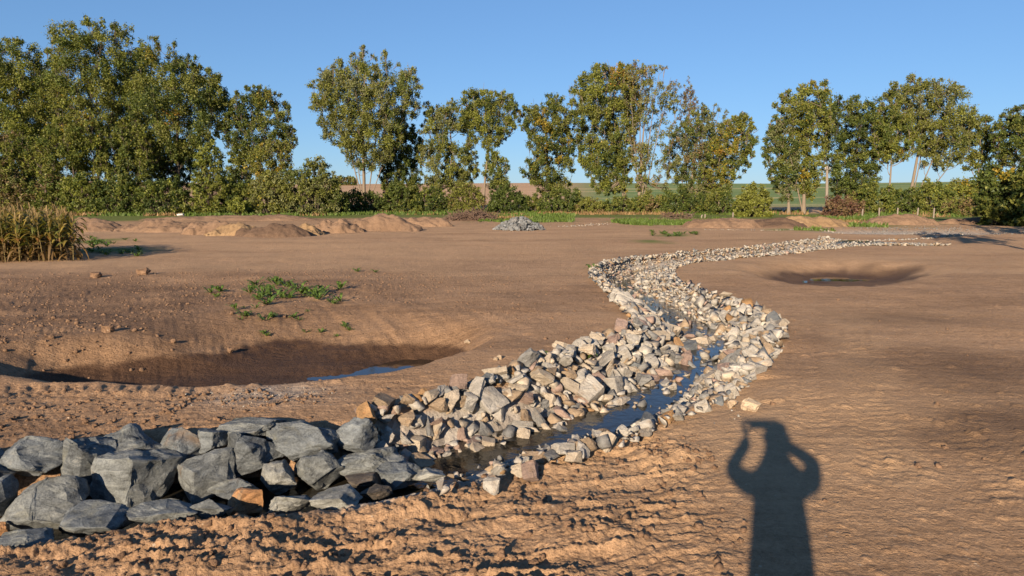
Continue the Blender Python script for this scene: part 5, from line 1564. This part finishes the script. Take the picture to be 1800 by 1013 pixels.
# ---------------------------------------------------------------- pole, posts, piles
def build_small():
    b = P(1453, 378, 71); zb = float(H0(b[0], 71))
    t = Tubes(); top = P(1454, 292, 71)
    t.add([(b[0], 71, zb - .3), ((b[0] + top[0]) / 2, 71, (zb + top[2]) / 2), (top[0], 71, top[2])], [.17, .15, .115], 10)
    loc = np.array([b[0], 71, zb])
    root = empty('utility_pole', loc)
    link('shaft', t.mesh('shaft', loc=loc), root, [MAT['wood']])
    t = Tubes(); t.add([(top[0] - .3, 71 - .13, top[2] - .35), (top[0] + .3, 71 - .13, top[2] - .35)], [.06, .06], 6)
    arm = link('crossarm', t.mesh('crossarm', loc=loc), root, [MAT['wood']])
    for s in (-1, 1):
        t = Tubes(); t.add([(top[0] + s * .24, 71 - .13, top[2] - .30), (top[0] + s * .24, 71 - .13, top[2] - .2), (top[0] + s * .24, 71 - .13, top[2] - .12)], [.03, .055, .03], 6)
        link('insulator', t.mesh('insulator', loc=loc), arm, [MAT['white']])
    tag(root, 'tall weathered wooden pole between the poplar and the broad tree', 'pole')
    posts = [(1209, 392, 376, .08, 'thin wooden post leaning left by the brush, first of the row'), (1216, 391, 377, -.05, 'thin wooden post just right of the first leaning one'), (1232, 391, 378, .1, 'short wooden post left of its twin before the dark bush'), (1239, 391, 377, 0, 'short wooden post right of its twin before the dark bush'), (1288, 389, 374, 0, 'lone pale post left of the round bright olive bush'),
             (1515, 385, 368, .03, 'fence post nearest the red-brown bush'), (1545, 384, 366, -.03, 'second fence post from the red-brown bush'), (1577, 384, 366, 0, 'third fence post from the red-brown bush'), (1612, 383, 366, .04, 'fourth fence post, above the low tan mound'), (1641, 382, 366, 0, 'last fence post before the grey-brown bush')]
    for px, pb, pt, lean, lab in posts:
        d = 62.0
        p0 = P(px, pb, d); z = float(H0(p0[0], d)); p1 = P(px, pt, d)
        t = Tubes(); t.add([(p0[0], d, z - .2), (p0[0] + lean * .5, d, (z + p1[2]) / 2), (p0[0] + lean, d, p1[2]), (p0[0] + lean, d, p1[2] + .03)], [.075, .07, .065, .03], 7)
        o = link('fence_post', t.mesh('fence_post', loc=(p0[0], d, z)), None, [MAT['wood']]); o.location = (p0[0], d, z)
        tag(o, lab, 'fence post', 'wooden fence posts')
    # heap of grey quarry stone
    rng = random.Random(90)
    c = G(913, 405); c[1] += 0.9
    root = empty('stone_pile', (c[0], c[1], c[2]))
    tag(root, 'cone of blue-grey quarry stones heaped on the bare soil', 'stone pile')
    hw, hh = 1.55, 0.80
    ms = [rock_mesh('stone', 8800 + k, 11, (1, .9, .8), sub=0, bevel=0.06) for k in range(8)]
    for m in ms: m.materials.append(MAT['stone'])
    cnt = 0
    while cnt < 260:
        a = rng.uniform(0, 6.28); r = math.sqrt(rng.random())
        x, y = math.cos(a) * r * hw, math.sin(a) * r * hw * .75
        z = hh * max(0, 1 - r) ** .85
        if math.sin(a) > .45 and r > .3: continue
        d = rng.uniform(.12, .30)
        o = bpy.data.objects.new('stone', ms[cnt % 8]); C.objects.link(o); o.parent = root
        o.location = (x, y, z + rng.uniform(-.05, .03)); o.rotation_euler = rot_mat(rng).to_euler(); o.scale = (d, d, d)
        g = rng.uniform(.75, 1.25)
        o.color = (.155 * g, .165 * g, .172 * g, 1)
        cnt += 1
    # core of the pile
    bm = bmesh.new()
    bmesh.ops.create_cone(bm, cap_ends=True, segments=20, radius1=1, radius2=.12, depth=1)
    for v in bm.verts: v.co = Vector((v.co.x * hw * .95, v.co.y * hw * .7, (v.co.z + .5) * hh * .86 - .08))
    me = bpy.data.meshes.new('core'); bm.to_mesh(me); bm.free()
    o = link('core', me, root, [MAT['stone']]); o.color = (.07, .08, .09, 1)
    # brush pile
    d = 57.0
    a0, a1 = P(786, 391, d), P(872, 391, d); tp = P(830, 370, d)[2]
    cx, hw = (a0[0] + a1[0]) / 2, (a1[0] - a0[0]) / 2; z0 = float(H0(cx, d)); h = tp - z0
    t = Tubes()
    for _ in range(620):
        u = rng.uniform(-1, 1); v = rng.uniform(-1, 1)
        top = h * max(0.08, 1 - u * u * .8 - v * v * .5)
        p = np.array([cx + u * hw, d + v * 1.1, z0 + rng.random() * top])
        q = np.array([rng.gauss(0, 1), rng.gauss(0, .7), rng.gauss(.1, .5)]); q = q / np.linalg.norm(q) * rng.uniform(.25, .8)
        t.add([p - q, p + np.array([0, 0, rng.uniform(-.08, .08)]), p + q], [.022, .026, .008], 4)
    loc = (cx, d, z0)
    o = link('brush_pile', t.mesh('brush_pile', loc=loc), None, [MAT['twig']]); o.location = loc
    tag(o, 'low brown heap of cut branches between the mounds and the grey stone pile', 'brush pile')
    # little heap of branches by the posts
    t = Tubes(); d = 60.0; c = P(1190, 392, d); zz = float(H0(c[0], d))
    for _ in range(90):
        p = np.array([c[0] + rng.uniform(-1.3, 1.3), d + rng.uniform(-.5, .5), zz + rng.uniform(.02, .5)])
        q = np.array([rng.gauss(0, 1), rng.gauss(0, .6), rng.gauss(.2, .4)]); q = q / np.linalg.norm(q) * rng.uniform(.2, .6)
        t.add([p - q, p, p + q], [.02, .022, .008], 4)
    loc = (c[0], d, zz)
    o = link('brush_pile', t.mesh('brush_pile', loc=loc), None, [MAT['twig']]); o.location = loc
    tag(o, 'small pale heap of twigs on the grass beside the thin posts', 'brush pile')
    # white block on the ridge of soil
    p = P(318, 378, 52)
    me = rock_mesh('white_block', 99, 14, (.5, .35, .22), sub=1, bevel=.05)
    o = link('white_block', me, None, [MAT['white']]); o.location = p
    tag(o, 'small white block lying on the soil ridge below the wood', 'block')
build_small()

# ---------------------------------------------------------------- the photographer, known by the shadow
def from_shadow(px, py, y):
    """the point at depth y whose shadow falls on the ground pixel"""
    q = G(px, py)
    k = (y - q[1]) / SUN_TO.y
    return Vector((q[0], q[1], 0)) + SUN_TO * k

def skin_mesh(name, verts, edges, radii, root=0, sub=2):
    me = bpy.data.meshes.new(name)
    me.from_pydata([tuple(v) for v in verts], edges, [])
    o = bpy.data.objects.new(name, me)
    C.objects.link(o)
    sk = o.modifiers.new('skin', 'SKIN'); sk.use_smooth_shade = True
    for i, r in enumerate(radii):
        me.skin_vertices[0].data[i].radius = r if isinstance(r, tuple) else (r, r)
        me.skin_vertices[0].data[i].use_root = (i == root)
    ss = o.modifiers.new('subd', 'SUBSURF'); ss.levels = sub; ss.render_levels = sub
    dg = bpy.context.evaluated_depsgraph_get()
    ev = bpy.data.meshes.new_from_object(o.evaluated_get(dg))
    bpy.data.objects.remove(o); bpy.data.meshes.remove(me)
    ev.name = name
    return ev

def build_person():
    V = Vector
    cloth = plain_material('jacket_cloth', (0.05, 0.06, 0.08), 0.9)
    trou = plain_material('trouser_cloth', (0.06, 0.06, 0.07), 0.9)
    skin = plain_material('skin', (0.42, 0.25, 0.18), 0.55, 0.05)
    hair = plain_material('hair', (0.05, 0.035, 0.025), 0.7)
    sole = plain_material('boot_leather', (0.06, 0.045, 0.03), 0.7)
    hy = -0.36
    head = from_shadow(1363, 768, hy)
    neck = V((head.x, hy - .02, head.z - .19))
    shl = V((head.x - .19, hy - .04, neck.z - .07)); shr = V((head.x + .19, hy - .04, neck.z - .07))
    ell = from_shadow(1284, 822, -0.22); elr = from_shadow(1430, 812, -0.20)
    hal = V((-.088, -.035, CAM_Z - .012)); har = V((.105, -.035, CAM_Z - .012))
    chest = V((head.x, hy - .03, neck.z - .26)); waist = V((head.x, hy - .02, neck.z - .50)); pel = V((head.x, hy - .02, neck.z - .66))
    gz = ground_z(head.x, hy)
    def leg(s): return [V((head.x + s * .09, hy - .02, pel.z - .06)), V((head.x + s * .11, hy + .01, gz + .50)), V((head.x + s * .12, hy - .03, gz + .085)), V((head.x + s * .14, hy + .13, gz + .04))]
    L, Rr = leg(-1), leg(1)
    # body: one continuous figure
    vs = [pel, waist, chest, neck, head + V((0, .01, -.08)), head + V((0, .02, .02)), head + V((0, 0, .10)), shl, ell, hal + V((0, -.05, -.06)), shr, elr, har + V((0, -.05, -.06))] + L + Rr
    ed = [(0, 1), (1, 2), (2, 3), (3, 4), (4, 5), (5, 6), (3, 7), (7, 8), (8, 9), (3, 10), (10, 11), (11, 12), (0, 13), (13, 14), (14, 15), (15, 16), (0, 17), (17, 18), (18, 19), (19, 20)]
    rad = [(.15, .11), (.14, .10), (.16, .11), .055, .065, (.080, .095), .065, .06, .042, .028, .06, .042, .028, .085, .06, .045, .035, .085, .06, .045, .035]
    root = empty('person', (head.x, hy, gz))
    inv = root.matrix_world
    off = V(root.location)
    def put(name, me, mat):
        me.transform(Matrix.Translation(-off))
        me.materials.clear()
        o = link(name, me, root, [mat])
        return o
    body = skin_mesh('body', vs, ed, rad)
    put('body', body, skin)
    jk = [waist + V((0, 0, -.17)), waist, chest, neck + V((0, 0, -.09)), shl, ell, hal + V((0, -.07, -.08)), shr, elr, har + V((0, -.07, -.08))]
    put('jacket', skin_mesh('jacket', jk, [(0, 1), (1, 2), (2, 3), (3, 4), (4, 5), (5, 6), (3, 7), (7, 8), (8, 9)], [(.172, .13), (.165, .125), (.175, .13), .06, .075, .050, .036, .075, .050, .036], sub=1), cloth)
    tr = [pel + V((0, 0, .06)), pel] + L[:3] + Rr[:3]
    put('trousers', skin_mesh('trousers', tr, [(0, 1), (1, 2), (2, 3), (3, 4), (1, 5), (5, 6), (6, 7)], [(.17, .13), (.17, .13), .105, .078, .065, .105, .078, .065], root=1), trou)
    for s, q in ((-1, L), (1, Rr)):
        put('boot', skin_mesh('boot', [q[2] + V((0, 0, .06)), q[2] + V((0, -.03, -.02)), q[3] + V((0, -.04, 0)), q[3] + V((0, .05, -.005))], [(0, 1), (1, 2), (2, 3)], [.062, .055, .048, .038]), sole)
    put('hair', skin_mesh('hair', [head + V((0, -.045, -.02)), head + V((0, -.03, .06)), head + V((0, .01, .115))], [(0, 1), (1, 2)], [.072, .082, .066]), hair)
    # nose, ears on the face
    put('nose', skin_mesh('nose', [head + V((0, .085, .03)), head + V((0, .115, -.01))], [(0, 1)], [.010, .014], sub=1), skin)
    for s in (-1, 1):
        put('ear', skin_mesh('ear', [head + V((s * .082, -.005, -.02)), head + V((s * .09, -.01, .025))], [(0, 1)], [(.010, .02), (.012, .022)], sub=1), skin)
    # hands: palm, four fingers behind the phone's edge, a thumb below
    for s, h in ((-1, hal), (1, har)):
        wr = h + V((0, -.05, -.06))
        palm = h + V((s * .022, -.02, -.03))
        vs = [wr, palm, palm + V((s * .004, .0, .028))]
        ed = [(0, 1), (1, 2)]
        rd = [(.026, .020), (.034, .018), (.032, .015)]
        for k in range(4):
            a = len(vs)
            root_ = palm + V((s * .012, .004 - .010 * k + .012, .030 + .004 * (1.5 - abs(k - 1.5))))
            ln = (.030, .034, .032, .025)[k]
            vs += [root_, root_ + V((-s * .006, .006, ln)), root_ + V((-s * .030, .010, ln + .010)), root_ + V((-s * .048, .008, ln + .004))]
            ed += [(2, a), (a, a + 1), (a + 1, a + 2), (a + 2, a + 3)]
            rd += [.0095, .009, .0085, .0075]
        a = len(vs)
        vs += [palm + V((-s * .018, .006, -.012)), palm + V((-s * .035, .010, .004)), palm + V((-s * .050, .010, .016))]
        ed += [(1, a), (a, a + 1), (a + 1, a + 2)]
        rd += [.013, .011, .009]
        put('hand', skin_mesh('hand', vs, ed, rd, sub=1), skin)
    tag(root, 'person in a dark jacket raising a phone in both hands, seen only as a shadow', 'person')
    # phone
    bm = bmesh.new(); bmesh.ops.create_cube(bm, size=1)
    for v in bm.verts: v.co = V((v.co.x * .158, v.co.y * .009, v.co.z * .074))
    bmesh.ops.bevel(bm, geom=bm.edges[:], offset=.004, segments=2, affect='EDGES')
    me = bpy.data.meshes.new('case'); bm.to_mesh(me); bm.free()
    ph = empty('phone', (.008, -.034, CAM_Z))
    cs = link('case', me, ph, [plain_material('phone_case', (.03, .03, .035), .4)])
    bm = bmesh.new(); bmesh.ops.create_cone(bm, cap_ends=True, segments=24, radius1=.008, radius2=.008, depth=.004, matrix=Matrix.Translation((-.008, .006, 0)) @ Matrix.Rotation(R(90), 4, 'X'))
    me = bpy.data.meshes.new('camera_lens'); bm.to_mesh(me); bm.free()
    link('camera_lens', me, cs, [plain_material('lens_glass', (.01, .01, .012), .1)])
    tag(ph, 'dark phone held level in both hands of the photographer', 'phone')
build_person()
